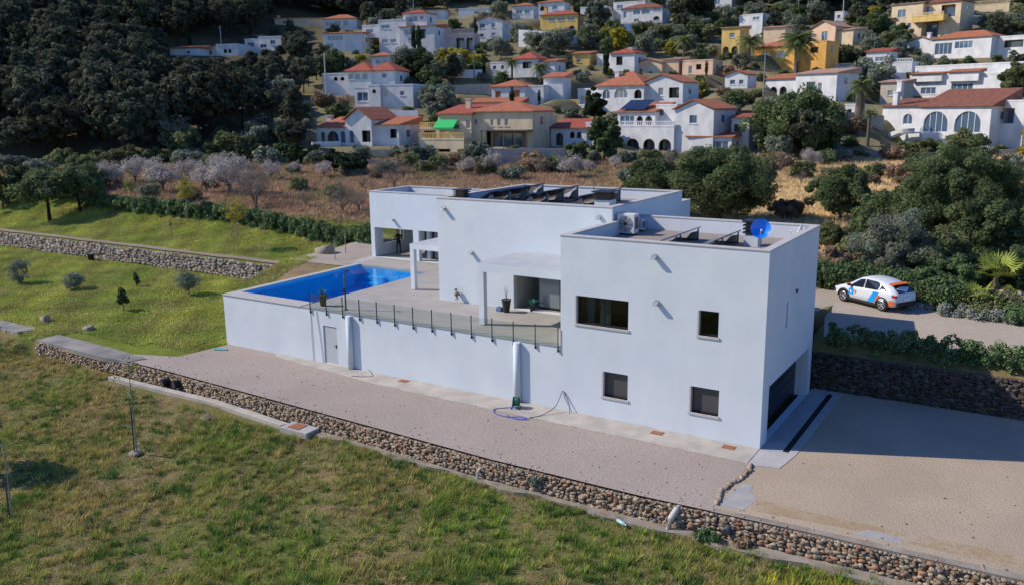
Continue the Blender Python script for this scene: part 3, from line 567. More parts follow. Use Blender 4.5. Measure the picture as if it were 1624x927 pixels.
# terrace deck with pool basin
PX0, PX1, PY0, PY1 = -31.75, -25.75, 1.0, 11.6
mb = MB(); zz = T_; zb = T_-.2
mb.box(PX1+.002, -9.26, .325, PY1, zb, zz-.03); mb.box(PX1+.002, -9.26, -.04, .322, zb+.15, zz-.03)
mb.box(-33.15, -9.5, PY1+.002, 18.79, zb, zz-.03)
dk = mb.build('deck', None, vil)
m = bpy.data.materials.new('terrace_tile'); m.use_nodes = True; N, L = nodes(m); b = N['Principled BSDF']; b.inputs['Roughness'].default_value = .65
tc = N.new('ShaderNodeTexCoord'); br = N.new('ShaderNodeTexBrick'); br.offset = 0; br.inputs['Scale'].default_value = 1; br.inputs['Brick Width'].default_value = .9; br.inputs['Row Height'].default_value = .45; br.inputs['Mortar Size'].default_value = .006
br.inputs['Color1'].default_value = (.31, .295, .275, 1); br.inputs['Color2'].default_value = (.345, .33, .31, 1); br.inputs['Mortar'].default_value = (.22, .20, .19, 1)
L.new(tc.outputs['Object'], br.inputs[0]); no = N.new('ShaderNodeTexNoise'); no.inputs['Scale'].default_value = .8; L.new(tc.outputs['Object'], no.inputs[0])
mr = N.new('ShaderNodeMapRange'); mr.inputs[3].default_value = .85; mr.inputs[4].default_value = 1.12; L.new(no.outputs[0], mr.inputs[0])
mx = N.new('ShaderNodeMix'); mx.data_type = 'RGBA'; mx.blend_type = 'MULTIPLY'; mx.inputs[0].default_value = 1; L.new(br.outputs[0], mx.inputs[6]); L.new(mr.outputs[0], mx.inputs[7]); L.new(mx.outputs[2], b.inputs['Base Color'])
dk.data.materials.append(m)
mb = MB(); mb.box(-32.24, PX1, -.05, PY0, T_-.055, T_); mb.box(-32.24, PX0, PY0+.002, PY1, T_-.055, T_); mb.box(-33.2, -32.24, 12.4, 14.5, T_-.3, T_-.02)
mb.build('pool_coping', COPING, vil, bevel=.01)
POOLM = mat('pool_mosaic', (.04, .50, .92), .5, (.07, .55, .95), 3)
mb = MB(); zp = T_-1.5
mb.box(-31.93, PX0, .33, 12.3, .2, T_-.06); mb.box(PX1, PX1+.15, PY0, PY1, .2, zb-.001); mb.box(PX0, PX1, .33, PY0, .2, T_-.06); mb.box(PX0, PX1, PY1, PY1+.2, .2, zb-.001); mb.box(PX0+.001, PX1-.001, PY0+.001, PY1-.001, .2, zp)
for k in range(2): mb.box(PX0+.002, -29.5, PY1-.35*(k+1), PY1-.35*k-.001, zp, T_-.75-.35*k)
pb = mb.build('pool_basin', POOLM, vil)
m = bpy.data.materials.new('pool_water'); m.use_nodes = True; N, L = nodes(m); N.remove(N['Principled BSDF']); out = N['Material Output']
tr = N.new('ShaderNodeBsdfTransparent'); tr.inputs[0].default_value = (.70, .95, 1, 1); gl = N.new('ShaderNodeBsdfGlossy'); gl.inputs['Roughness'].default_value = .03
fr = N.new('ShaderNodeFresnel'); fr.inputs[0].default_value = 1.25; ms = N.new('ShaderNodeMixShader'); L.new(fr.outputs[0], ms.inputs[0]); L.new(tr.outputs[0], ms.inputs[1]); L.new(gl.outputs[0], ms.inputs[2]); L.new(ms.outputs[0], out.inputs[0])
no = N.new('ShaderNodeTexNoise'); no.inputs['Scale'].default_value = 4; bp = N.new('ShaderNodeBump'); bp.inputs['Strength'].default_value = .12; bp.inputs['Distance'].default_value = .05; L.new(no.outputs[0], bp.inputs['Height']); L.new(bp.outputs[0], gl.inputs['Normal']); L.new(bp.outputs[0], fr.inputs['Normal'])
mb = MB(); mb.add([(PX0, PY0, T_-.14), (PX1, PY0, T_-.14), (PX1, PY1, T_-.14), (PX0, PY1, T_-.14)], [(0, 1, 2, 3)]); o = mb.build('pool_water', m, fixn=False); tag(o, kind='structure')
for x in (-22.1, -11.54):
    mb = MB(); mb.tube([(x, -.10, .04), (x, -.10, 2.98)], .17, 20); oc = mb.build('column', RENDER, vil, smooth=False)
    for p in oc.data.polygons: p.use_smooth = len(p.vertices) == 4

# railing
rail = empty('terrace_railing', (-24.97, -.05, T_), 0, 'glass railing with slim black posts along the front edge of the terrace', 'railing')
RG = bpy.data.materials.new('clear_balustrade_glass'); RG.use_nodes = True; N, L = nodes(RG); N.remove(N['Principled BSDF']); tr = N.new('ShaderNodeBsdfTransparent'); tr.inputs[0].default_value = (.90, .94, .93, 1)
gl = N.new('ShaderNodeBsdfGlossy'); gl.inputs[0].default_value = (1, 1, 1, 1); gl.inputs['Roughness'].default_value = .02
ms = N.new('ShaderNodeMixShader'); ms.inputs[0].default_value = .05; L.new(tr.outputs[0], ms.inputs[1]); L.new(gl.outputs[0], ms.inputs[2]); L.new(ms.outputs[0], N['Material Output'].inputs[0])
xsr = np.linspace(-24.97, -9.36, 14)
pm = MB(); pm.box(-.016, .016, -.03, .02, -.26, .86); pm.box(-.03, .03, -.036, .05, -.30, -.17)
proto = None
for i, x in enumerate(xsr):
    if proto is None: proto = pm.build('post', BLACK, rail); o = proto
    else: o = proto.copy(); COL.objects.link(o)
    o.location = (x+24.97, 0, 0)
    if i < 13:
        g = MB(); g.box(x+24.97+.05, xsr[i+1]+24.97-.05, -.012, .0, -.02, .80); g.build('glass_panel', RG, rail)
for i, x in enumerate(xsr): pass

# roof equipment
def put(mb, name, m, label=None, cat=None, group=None, **k):
    return tag(mb.build(name, m, **k), label, cat, group)
SOLF = mat('solar_rack_steel', (.10, .105, .12), .5)
def solar_row(xh, y0, y1, zr, zh, label, wid=1.25, blocks=True):
    r_ = empty('solar_panel_row', (xh, y0, zr), 0, label, 'solar panels', 'rows of solar panels on the villa roofs')
    L_ = y1-y0; hh = zh-zr; n = max(1, round(L_/1.05))
    for k in range(n):
        a = L_*k/n+.02; b_ = L_*(k+1)/n-.02; mb = MB()
        mb.add([(-wid, a, .12), (0, a, hh), (0, b_, hh), (-wid, b_, .12), (-wid+.02, a, .075), (.02, a, hh-.045), (.02, b_, hh-.045), (-wid+.02, b_, .075)], [(0, 1, 2, 3), (7, 6, 5, 4), (0, 4, 5, 1), (1, 5, 6, 2), (2, 6, 7, 3), (3, 7, 4, 0)])
        o = mb.build('panel', SOLAR, r_)
    for yy in np.linspace(.1, L_-.1, max(2, n//2+1)):
        mb = MB(); mb.box(-.10, -.05, yy-.03, yy+.03, 0, hh-.10); mb.box(-wid+.05, -.05, yy-.03, yy+.03, .0, .06); mb.box(-wid+.08, -wid+.13, yy-.03, yy+.03, .05, .09)
        mb.build('support', SOLF, r_)
    if blocks:
        for yy in np.linspace(.2, L_-.25, max(2, n//2+1)): mb = MB(); mb.prism_y([(-.62, .061), (-.12, .061), (-.12, hh-.22), (-.40, hh*.52)], yy+.04, yy+.30); mb.build('ballast_block', CONC, r_)
solar_row(-17.75, 7.2, 13.4, 8.3, 9.12, 'leftmost row of tilted solar panels on the highest middle roof')
solar_row(-15.15, 7.2, 13.1, 8.3, 9.12, 'middle row of tilted solar panels on the highest roof, left of the white chimney')
solar_row(-12.35, 7.8, 13.1, 8.3, 9.08, 'row of tilted solar panels just behind the white chimney on the middle roof')
solar_row(-4.85, .9, 5.7, 7.5, 8.15, 'left row of tilted solar panels on the lower front roof, nearest the taller block')
solar_row(-2.9, .9, 5.6, 7.5, 8.12, 'right row of tilted solar panels on the lower front roof left of the blue dish')
solar_row(-.55, .9, 6.2, 7.5, 7.85, 'flatter row of solar panels along the right parapet of the front roof', wid=.7, blocks=False)
def chimney(x, y, z0, zc, z1, s, label, s2=None):
    r_ = empty('chimney', (x, y, z0), 0, label, 'chimney'); mb = MB()
    if zc > z0+.05: mb.box(-s*.42, s*.42, -s*.42, s*.42, 0, zc-z0); mb.build('stack', RENDER, r_)
    mb = MB(); hh = z1-zc; n = 4; mb.box(-s*.36, s*.36, -s*.36, s*.36, zc-z0+.001, z1-z0-.03)
    for k in range(n): z = zc-z0+hh*(k+.4)/n; mb.box(-s*.5, s*.5, -s*.5, s*.5, z, z+hh/n*.45)
    mb.box(-s*.55, s*.55, -s*.55, s*.55, z1-z0-.05, z1-z0); mb.build('cowl', BLACK, r_)
chimney(-19.05, 6.3, 8.3, 8.82, 9.3, .72, 'black louvred chimney cowl at the left end of the middle roof')
chimney(-10.42, 6.9, 8.3, 9.05, 9.5, 1.0, 'white chimney with black louvred cap near the right corner of the middle roof')
chimney(-2.2, 5.2, 7.5, 8.02, 8.66, .75, 'white chimney with black cap behind the blue satellite dish')
# ac units
ACW = mat('ac_white', (.55, .55, .54), .5, (.6, .6, .58), 5)
def ac(x, y, z, wx, wy, hz, label):
    r_ = empty('ac_unit', (x, y, z), 0, label, 'air conditioner'); mb = MB(); mb.box(-wx/2, wx/2, -wy/2, wy/2, .08, hz); mb.build('casing', ACW, r_, bevel=.02)
    mb = MB(); mb.box(-wx/2, wx/2, -wy/2+.1, -wy/2+.2, 0, .079); mb.box(-wx/2, wx/2, wy/2-.2, wy/2-.1, 0, .079); mb.build('foot', BLACK, r_)
    mb = MB(); c = Vector((0, -wy/2-.012, hz*.54)); rr = min(wx, hz)*.38
    for q in (.25, .5, .75, 1): mb.tube([(c.x+rr*q*math.cos(t), c.y, c.z+rr*q*math.sin(t)) for t in np.linspace(0, 2*math.pi, 20)], .012, 5, False)
    for t in np.linspace(0, math.pi, 5)[:-1]: mb.tube([(c.x-rr*math.cos(t), c.y, c.z-rr*math.sin(t)), (c.x+rr*math.cos(t), c.y, c.z+rr*math.sin(t))], .01, 5)
    mb.tube([(c.x, c.y+.02, c.z), (c.x, c.y-.01, c.z)], rr*.25, 10); mb.build('fan_grille', BLACK, r_)
    mb = MB(); mb.box(wx/2+.002, wx/2+.012, -wy*.35, wy*.35, hz*.3, hz*.85); mb.build('side_panel', DARKGREY, r_)
ac(-8.62, 5.75, 7.5, .95, .55, 1.05, 'large grey and white rooftop air conditioner with round fan grille by the tall wall')
ac(-8.75, 7.1, 7.5, .8, .4, .62, 'small square air conditioner behind the large one on the front roof')
# dishes
def dish(x, y, z0, zc, r, face, m, label):
    r_ = empty('satellite_dish', (x, y, z0), 0, label, 'satellite dish'); n = 24; d = Vector(face).normalized(); a = d.cross(Vector((0, 0, 1))).normalized(); b = a.cross(d); c = Vector((0, 0, zc-z0))
    vs = [c-d*.12]; fs = []
    for i in range(1, 7):
        q = r*i/6
        for k in range(n): t = 2*math.pi*k/n; vs.append(c+(a*math.cos(t)+b*math.sin(t))*q+d*(-.12+.16*(i/6)**2))
    for k in range(n): fs.append((0, 1+k, 1+(k+1) % n))
    for i in range(5):
        for k in range(n): fs.append((1+i*n+k, 1+(i+1)*n+k, 1+(i+1)*n+(k+1) % n, 1+i*n+(k+1) % n))
    mb = MB(); mb.add(vs, fs); mb.add([v-d*.012 for v in vs], fs); mb.build('reflector', m, r_, smooth=True, fixn=False)
    mb = MB(); mb.tube([(0, .02, 0), (0, .02, zc-z0-.1), c-d*.14], .03, 8); mb.box(-.2, .2, -.2, .2, 0, .03); mb.build('mast', ZINC, r_)
    mb = MB(); mb.tube([c-b*r*.95+d*.05, c+d*r*.8-b*.1], .012, 6); mb.build('feed_arm', ZINC, r_); mb = MB(); mb.tube([c+d*(r*.8-.05)-b*.1, c+d*(r*.8+.06)-b*.12], .045, 10); mb.build('receiver', mat('lnb_white', (.8, .8, .8), .4), r_)
dish(-1.45, 3.7, 7.5, 8.5, .43, (.35, -.9, .28), mat('blue_dish_paint', (.0, .19, .80), .35, spec=.5), 'round bright blue satellite dish on a thin pole on the front roof')
dish(-.62, 6.9, 7.5, 8.0, .42, (-.9, -.2, .4), mat('white_dish_paint', (.62, .63, .64), .5), 'pale grey satellite dish seen edge-on behind the right parapet')
# antenna on mid roof
mb = MB(); mb.tube([(-14.6, 13.9, 8.3), (-14.6, 13.9, 9.35)], .02, 6); mb.tube([(-14.8, 13.9, 9.2), (-14.4, 13.9, 9.2)], .012, 5); put(mb, 'antenna', DARKGREY, 'thin roof antenna behind the middle row of solar panels', 'antenna')
# wall lamps
def lamp(x, y, z, label):
    r_ = empty('wall_lamp', (x, y, z), 0, label, 'wall lamp', 'grey wall lamps on the white villa')
    mb = MB(); mb.box(-.08, .08, -.03, 0, -.07, .07); mb.build('bracket', ZINC, r_)
    mb = MB(); mb.prism_x([(-.03, .03), (-.26, -.06), (-.28, -.14), (-.20, -.15), (-.03, -.04)], -.12, .12); mb.build('lamp_head', ZINC, r_, bevel=.008)
for x, y, z, l in ((-19.5, 5.2, 8.35, 'wall lamp at the upper left corner of the middle block'), (-9.9, 5.2, 8.39, 'wall lamp at the upper right corner of the middle block by the front roof'),
    (-31.05, 14.5, 6.0, 'dark wall lamp above the open porch of the far left block'), (-17.7, 5.2, 6.0, 'wall lamp halfway up the middle block left of the canopy'),
    (-4.75, 0, 7.62, 'small wall lamp high on the front block below the parapet'), (-4.62, 0, 5.68, 'wall lamp between the wide and the narrow upper window of the front block')): lamp(x, y, z, l)
mb = MB()
mb.lathe([(.03, 0), (.12, .06), (.15, .16), (.10, .26), (.03, .3)], 12, (-18.65, 5.0, 3.42)); mb.lathe([(.02, 0), (.08, .05), (.07, .13), (.02, .18)], 10, (-18.72, 5.02, 3.72)); mb.box(-18.69, -18.6, 5.1, 5.199, 3.5, 3.6)
for k in range(4): mb.tube([(-18.65, 5.0, 3.45), (-18.65+.14*math.cos(k*1.6), 5.0+.06*math.sin(k), 3.30-.05*k)], .02, 5)
put(mb, 'wall_ornament', mat('brown_ornament', (.20, .17, .15), .7), 'small brownish ornament mounted low on the wall beside the pool terrace', 'ornament', smooth=True)

# person in dark clothes standing in the left porch
def person(x, y, z, rz, label):
    r_ = empty('person', (x, y, z), rz, label, 'person')
    J = {'pel': (0, 0, .93, .15, .11), 'wst': (0, 0, 1.08, .13, .10), 'ch': (0, 0, 1.30, .17, .115), 'sh': (0, .0, 1.43, .13, .09), 'nk': (0, 0, 1.50, .055, .055), 'hd0': (0, -.01, 1.58, .07, .08), 'hd1': (0, -.015, 1.66, .078, .095), 'hd2': (0, -.01, 1.74, .055, .07)}
    E_ = [('pel', 'wst'), ('wst', 'ch'), ('ch', 'sh'), ('sh', 'nk'), ('nk', 'hd0'), ('hd0', 'hd1'), ('hd1', 'hd2')]
    for s, n in ((-1, 'l'), (1, 'r')):
        J['hip'+n] = (.09*s, 0, .88, .095, .1); J['kn'+n] = (.12*s, -.03, .48, .06, .062); J['an'+n] = (.14*s, .02, .09, .042, .045); J['to'+n] = (.16*s, -.15, .04, .042, .03)
        E_ += [('pel', 'hip'+n), ('hip'+n, 'kn'+n), ('kn'+n, 'an'+n), ('an'+n, 'to'+n)]
        J['s'+n] = (.19*s, 0, 1.40, .065, .065); J['el'+n] = (.27*s, .03, 1.12, .045, .045); J['wr'+n] = (.14*s, -.20, 1.16, .032, .032); J['ha'+n] = (.05*s, -.25, 1.20, .035, .03)
        E_ += [('sh', 's'+n), ('s'+n, 'el'+n), ('el'+n, 'wr'+n), ('wr'+n, 'ha'+n)]
        for k in range(4): J[f'f{n}{k}'] = (.0+.01*s, -.27-.012*k*s, 1.235-.022*k, .009, .009); E_.append(('ha'+n, f'f{n}{k}'))
        J['th'+n] = (.07*s, -.285, 1.23, .010, .010); E_.append(('ha'+n, 'th'+n))
    ks = list(J); me = bpy.data.meshes.new('body'); me.from_pydata([J[k][:3] for k in ks], [(ks.index(a), ks.index(b)) for a, b in E_], [])
    o = bpy.data.objects.new('body', me); COL.objects.link(o); o.parent = r_
    sk = o.modifiers.new('skin', 'SKIN'); 
    for k, v in zip(ks, me.skin_vertices[0].data): v.radius = J[k][3:5]; v.use_root = (k == 'pel')
    ss = o.modifiers.new('sub', 'SUBSURF'); ss.levels = 2; ss.render_levels = 2
    m_sk = mat('skin', (.35, .2, .14), .6); m_cl = mat('dark_clothes', (.012, .012, .014), .9); me.materials.append(m_cl)
    mb = MB(); mb.lathe([(.02, 1.56), (.066, 1.59), (.078, 1.66), (.074, 1.72), (.03, 1.765)], 12, (0, -.035, 0)); mb.add([(-.012, -.115, 1.65), (.012, -.115, 1.65), (0, -.135, 1.645), (0, -.112, 1.685)], [(0, 1, 2), (0, 2, 3), (1, 3, 2)])
    mb.build('face', m_sk, r_, smooth=True)
    mb = MB(); mb.lathe([(.03, 1.62), (.086, 1.64), (.096, 1.70), (.08, 1.76), (.03, 1.79)], 12, (0, .012, 0)); mb.build('hair', mat('dark_hair', (.01, .008, .006), .8), r_, smooth=True)
    mb = MB(); mb.box(-.035, .035, -.30, -.285, 1.20, 1.32); mb.build('phone', BLACK, r_)
person(-32.25, 16.45, T_-.03, R(35), 'person in dark clothes standing in the open porch by the dark window')

# terrace things
DK = T_-.03
def pot(x, y, h_, r0, r1, label, plant=None, z=DK, m=BLACK):
    r_ = empty('plant_pot', (x, y, z), 0, label, 'plant pot'); mb = MB(); mb.lathe([(r0*.95, 0), (r0, .02), (r1, h_-.06), (r1*1.08, h_-.05), (r1*1.08, h_), (r1*.9, h_), (r1*.85, h_-.05)], 18); mb.build('pot', m, r_)
    mb = MB(); mb.lathe([(r1*.86, h_-.06), (r1*.86, h_-.04)], 14); mb.build('soil', WOODB, r_)
    if plant == 'agave':
        V_ = []; F_ = []
        for k in range(26):
            t = k*2.4; tilt = .25+.9*(k/26); l = .30+.25*random.random(); dx, dy = math.cos(t), math.sin(t); b0 = len(V_); wd = .03
            tip = (dx*l*math.sin(tilt), dy*l*math.sin(tilt), h_+l*math.cos(tilt)); mid = (dx*l*.5*math.sin(tilt*.8), dy*l*.5*math.sin(tilt*.8), h_+l*.55*math.cos(tilt*.7))
            V_ += [(-dy*wd*.6, dx*wd*.6, h_-.05), (dy*wd*.6, -dx*wd*.6, h_-.05), (mid[0]+dy*wd, mid[1]-dx*wd, mid[2]), tip, (mid[0]-dy*wd, mid[1]+dx*wd, mid[2])]; F_ += [(b0, b0+1, b0+2, b0+4), (b0+2, b0+3, b0+4, b0+4)]
        mb = MB(); mb.add(V_, [f[:3] if f[2] == f[3] or f[3] == f[-2] and False else tuple(dict.fromkeys(f)) for f in F_]); mb.build('foliage', mat('blue_green_leaf', (.05, .22, .20), .6), r_, fixn=False)
    if plant == 'twig':
        mb = MB()
        for k in range(5): t = k*1.3; mb.tube([(0, 0, h_-.06), (.05*math.cos(t), .05*math.sin(t), h_+.3), (.12*math.cos(t+.4), .12*math.sin(t+.4), h_+.55+.05*k)], [.012, .008, .004], 5)
        mb.build('stem', WOODB, r_)
    return r_
pot(-24.75, .72, .62, .15, .24, 'tall tapered black pot with a blue-green spiky plant at the pool corner', 'agave')
pot(-15.0, 4.45, .70, .16, .25, 'tapered black pot with bare twigs against the wall under the canopy', 'twig')
pot(-13.9, 5.3, .30, .12, .15, 'small dark pot with a green sprig beside the glass door', 'agave')
mb = MB(); mb.box(-15.62, -15.3, 4.35, 4.62, DK, DK+.22); mb.box(-15.58, -15.34, 4.46, 4.51, DK+.221, DK+.27); put(mb, 'toolbox', mat('slate_blue_plastic', (.10, .16, .26), .5), 'small slate-blue box on the terrace left of the twig pot', 'box', bevel=.02)
r_ = empty('outdoor_shower', (-22.95, .62, DK), 0, 'curved dark outdoor shower column standing on the terrace edge by the pool', 'shower')
mb = MB(); mb.tube([(0, 0, 0), (0, 0, 1.0), (.02, 0, 1.9), (.08, .02, 2.12), (.2, .04, 2.24)], [.045, .045, .05, .05, .04], 12); mb.build('column', DARKGREY, r_, smooth=True)
mb = MB(); mb.lathe([(.09, 0), (.10, .03), (.02, .05)], 16, (.22, .045, 2.16)); mb.build('shower_head', BLACK, r_)
mb = MB(); mb.box(-.07, .07, -.09, -.04, .95, 1.2); mb.tube([(0, -.09, 1.08), (0, -.16, 1.08)], .025, 8); mb.build('tap', BLACK, r_)
mb = MB(); mb.lathe([(.13, 0), (.13, .03), (.05, .05)], 16); mb.build('base', BLACK, r_)
# hoses and things on the yard
mb = MB(); mb.tube([(-25.0, -.02, 2.95), (-25.0, -.03, 1.5), (-24.98, -.03, .03)], .012, 6); mb.tube([(-24.55, -.02, 2.95), (-24.35, -.03, 1.3), (-24.25, -.03, .03)], .012, 6); put(mb, 'cable', mat('grey_cable', (.22, .23, .25), .6), 'pair of thin grey cables hanging down the pool wall left of the steel door', 'cable')
r_ = empty('hose_reel', (-11.15, -.85, .05), R(20), 'green hose reel on a stand at the foot of the right white column', 'hose reel')
GRN = mat('dark_green_plastic', (.01, .06, .03), .5)
mb = MB(); mb.tube([(-.2, 0, 0), (-.12, 0, .5)], .02, 6); mb.tube([(.2, 0, 0), (.12, 0, .5)], .02, 6); mb.tube([(-.2, -.25, .02), (-.2, .25, .02)], .02, 6); mb.tube([(.2, -.25, .02), (.2, .25, .02)], .02, 6); mb.tube([(-.12, 0, .5), (.12, 0, .5)], .02, 6); mb.build('stand', BLACK, r_)
mb = MB()
for x in (-.12, .12): mb.tube([(x-.01, 0, .3), (x+.01, 0, .3)], .24, 20)
mb.build('flange', GRN, r_)
mb = MB()
for k in range(5): mb.tube([(-.09+.045*k, .19*math.cos(t), .3+.19*math.sin(t)) for t in np.linspace(0, 2*math.pi, 20)], .022, 6, False)
mb.build('coiled_hose', mat('teal_hose', (.02, .20, .13), .5), r_, smooth=True)
def loopy(pts, r, name, m, label, cat='hose'):
    mb = MB(); P_ = [Vector(p) for p in pts]; Q = []
    for i in range(len(P_)-1):
        a, b, c, d_ = P_[max(i-1, 0)], P_[i], P_[i+1], P_[min(i+2, len(P_)-1)]
        for t in np.linspace(0, 1, 7)[:-1]: Q.append(.5*((2*b)+(c-a)*t+(2*a-5*b+4*c-d_)*t*t+(3*b-3*c+d_-a)*t**3))
    Q.append(P_[-1]); mb.tube(Q, r, 6); return put(mb, name, m, label, cat, smooth=True)
loopy([(-11.0, -1.1, .2), (-11.6, -1.2, .07), (-11.9, -1.6, .07), (-11.5, -2.0, .05), (-10.8, -2.05, .05), (-10.3, -1.8, .07), (-9.9, -1.9, .07), (-10.4, -2.1, .05), (-11, -1.9, .06)], .02, 'garden_hose', mat('blue_hose', (.03, .08, .5), .5), 'blue garden hose lying in loops beside the hose reel')
loopy([(-9.95, -1.75, .07), (-9.6, -1.2, .08), (-9.3, -.5, .3), (-9.2, -.1, .75), (-9.12, -.05, .98), (-8.95, -.05, .8), (-8.75, -.1, .4), (-8.62, -.3, .06)], .022, 'garden_hose', mat('grey_hose', (.20, .21, .23), .5), 'grey hose rising in a pointed loop against the white wall right of the reel')
loopy([(-21.2, -1.1, .07), (-20.6, -.9, .07), (-20.2, -.6, .07), (-20.5, -.25, .07), (-21, -.05, .2)], .012, 'garden_hose', mat('dark_hose', (.08, .08, .08), .6), 'thin dark hose curled on the concrete apron right of the left column')
for x, y, l in ((-18.27, -.35, 'rusty manhole cover on the apron between the two white columns'), (-4.25, -.5, 'rusty manhole cover on the apron under the front block windows'), (-1.12, -.5, 'rusty manhole cover on the apron nearest the garage corner')):
    mb = MB(); mb.box(x-.27, x+.27, y-.2, y+.2, .045, .062); mb.box(x-.22, x+.22, y-.15, y+.15, .0621, .068); put(mb, 'manhole_cover', RUST, l, 'manhole cover')
mb = MB(); mb.box(.86, 1.1, .22, 8.4, .0, .034)
for k in range(60): y = .26+k*.135; mb.box(.88, 1.08, y, y+.07, .0341, .04)
put(mb, 'drain_grate', mat('drain_black', (.01, .009, .009), .6), 'long black drainage grate in the concrete strip before the garage', 'drain')
mb = MB(); mb.prism([(-32.1, -1.15), (-31.3, -.75), (-31.0, -1.0), (-31.75, -1.35)], .02, .07); put(mb, 'plastic_sheet', mat('teal_plastic', (.12, .30, .30), .5), 'small teal plastic sheet on the gravel by the pool wall corner', 'plastic sheet')

# ------------------------------------------------------------------ dry stone walls
STM = mat('field_stone', (1, 1, 1), .95, (.7, .7, .7), 6, .7, 30, attr=True)
def ico():
    bm = bmesh.new(); bmesh.ops.create_icosphere(bm, subdivisions=1, radius=1); V_ = np.array([v.co[:] for v in bm.verts]); F_ = np.array([[v.index for v in f.verts] for f in bm.faces]); bm.free(); return V_, F_
IV, IF = ico()
bm = bmesh.new(); bmesh.ops.create_icosphere(bm, subdivisions=2, radius=1); IV2 = np.array([v.co[:] for v in bm.verts]); IF2 = np.array([[v.index for v in f.verts] for f in bm.faces]); bm.free()
def stones(C_, S3, cols, seed, hi=False):
    rg = np.random.default_rng(seed); n = len(C_); iv, jf = (IV2, IF2) if hi else (IV, IF); k = len(iv)
    P = np.sign(iv)*np.abs(iv)**.32; P = np.repeat(P[None], n, 0)*(1+rg.uniform(-.22, .22, (n, k, 1)))
    P = P*S3[:, None, :]; a = rg.uniform(-.5, .5, n); ca, sa = np.cos(a)[:, None], np.sin(a)[:, None]
    x = P[..., 0]*ca-P[..., 2]*sa; z = P[..., 0]*sa+P[..., 2]*ca; P = np.stack([x, P[..., 1], z], -1)+C_[:, None, :]
    F_ = (jf[None]+np.arange(n)[:, None, None]*k).reshape(-1, 3); return P.reshape(-1, 3), F_, np.repeat(cols, k, 0)
def stonewall(x0, x1, yf, zt, zb, sz, label, pal, seed, batter=.12, name='stone_wall', top=True, core=.5, hi=False, flatd=.42):
    rg = np.random.default_rng(seed); C_ = []; S_3 = []
    x = x0
    while x < x1:
        y = yf(x); t_, b_ = zt(x), zb(x); z = b_+sz*.3
        while z < t_-.02:
            s = sz*rg.uniform(.65, 1.35); f = (t_-z)/max(t_-b_, .1)
            C_.append((x+rg.uniform(-.06, .06), y-batter*f+rg.uniform(-.04, .05), z+rg.uniform(-.03, .03))); S_3.append((s*rg.uniform(.42, .95), s*flatd, s*rg.uniform(.34, .54))); z += sz*rg.uniform(.72, .95)
        if top:
            C_.append((x, y+.03, t_-.02)); S_3.append((sz*.6, sz*.4, sz*.3)); 
            
        x += sz*rg.uniform(.8, 1.1)
    C_ = np.array(C_); S_3 = np.array(S_3); pal = np.array(pal); idx = rg.choice(len(pal), len(C_), p=np.array([.34, .26, .2, .12, .08])[:len(pal)]/sum([.34, .26, .2, .12, .08][:len(pal)]))
    cols = pal[idx]*rg.uniform(.75, 1.2, (len(C_), 1))
    V_, F_, c_ = stones(C_, S_3, cols, seed, hi)
    # earth core behind the stones, shade painted in where the wall is shaded
    xsC = np.arange(x0, x1, .6); b0 = len(V_); cv = []; 
    for xx in xsC: cv += [(xx, yf(xx)-batter*.7+.05, zb(xx)-.3), (xx, yf(xx)+.08, zt(xx)-.07), (xx, yf(xx)+core, zt(xx)-.07)]
    cf = []
    for i in range(len(xsC)-1):
        a = b0+3*i
        for u in (0, 1): cf += [(a+u, a+3+u, a+4+u), (a+u, a+4+u, a+1+u)]
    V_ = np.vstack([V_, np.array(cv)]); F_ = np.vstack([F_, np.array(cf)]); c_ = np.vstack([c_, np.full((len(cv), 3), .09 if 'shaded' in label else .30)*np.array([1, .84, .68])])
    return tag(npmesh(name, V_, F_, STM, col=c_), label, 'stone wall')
PALF = [(.40, .32, .24), (.34, .26, .19), (.44, .38, .31), (.38, .22, .14), (.26, .22, .19)]
PALG = [(.36, .33, .29), (.30, .27, .23), (.42, .39, .34), (.32, .25, .18), (.25, .23, .21)]
stonewall(-43.3, 30, ywall, lambda x: -.05, lambda x: -.76-.08*sm(-15, -30, x)+.04*math.sin(x*.5), .13, 'long dry stone retaining wall along the front edge of the gravel yard', [(.33, .25, .18), (.27, .205, .145), (.38, .31, .235), (.35, .19, .12), (.21, .175, .145)], 3, batter=.12, core=.3, flatd=.32)
stonewall(-75, -46.2, lambda x: -4.85, lambda x: -.02, lambda x: -.75, .24, 'short dry stone wall under the concrete slab at the left edge of the field', PALF, 4)
stonewall(-110, -41.0, lambda x: 14.05, lambda x: 1.52+.03*math.sin(x)+.04*math.sin(x*2.7), lambda x: .30+.05*math.sin(x*.7), .25, 'long rough stone wall between the two green lawns on the left', [(.29, .25, .21), (.24, .205, .17), (.34, .31, .27), (.26, .19, .14), (.20, .175, .155)], 5, batter=.45)
stonewall(-.3, 32, lambda x: 9.35, lambda x: 1.72, lambda x: -.05, .19, 'shaded dark stone retaining wall along the back of the driveway', [(.085, .072, .065), (.065, .055, .05), (.11, .098, .09), (.085, .06, .045), (.055, .05, .045)], 6, batter=.25)  # house shade is painted into this darker stone palette
# cut end of the left wall by the pool: cap stones running back
C_ = []; S_3 = []; rg = np.random.default_rng(9)
for k in range(60): C_.append((-40.9+rg.uniform(-.1, .3)+.045*k*.5, 14.1+.04*k*.6, 1.45-.012*k+rg.uniform(-.25, .1))); S_3.append((.16, .14, .12))
V_, F_, c_ = stones(np.array(C_), np.array(S_3), np.array(PALG)[rg.integers(0, 5, 60)]*.8, 9); tag(npmesh('stone_wall', V_, F_, STM, col=c_), 'crumbling cut end of the lawn stone wall turning back near the pool', 'stone wall')
# slab on top of the left wall
sheet('wall_path', -110, -41, lambda x: 14.3, lambda x: 15.3, ground_mat('trodden_path', (.24, .19, .15), (.28, .23, .18), (.19, .15, .11)), off=.06)
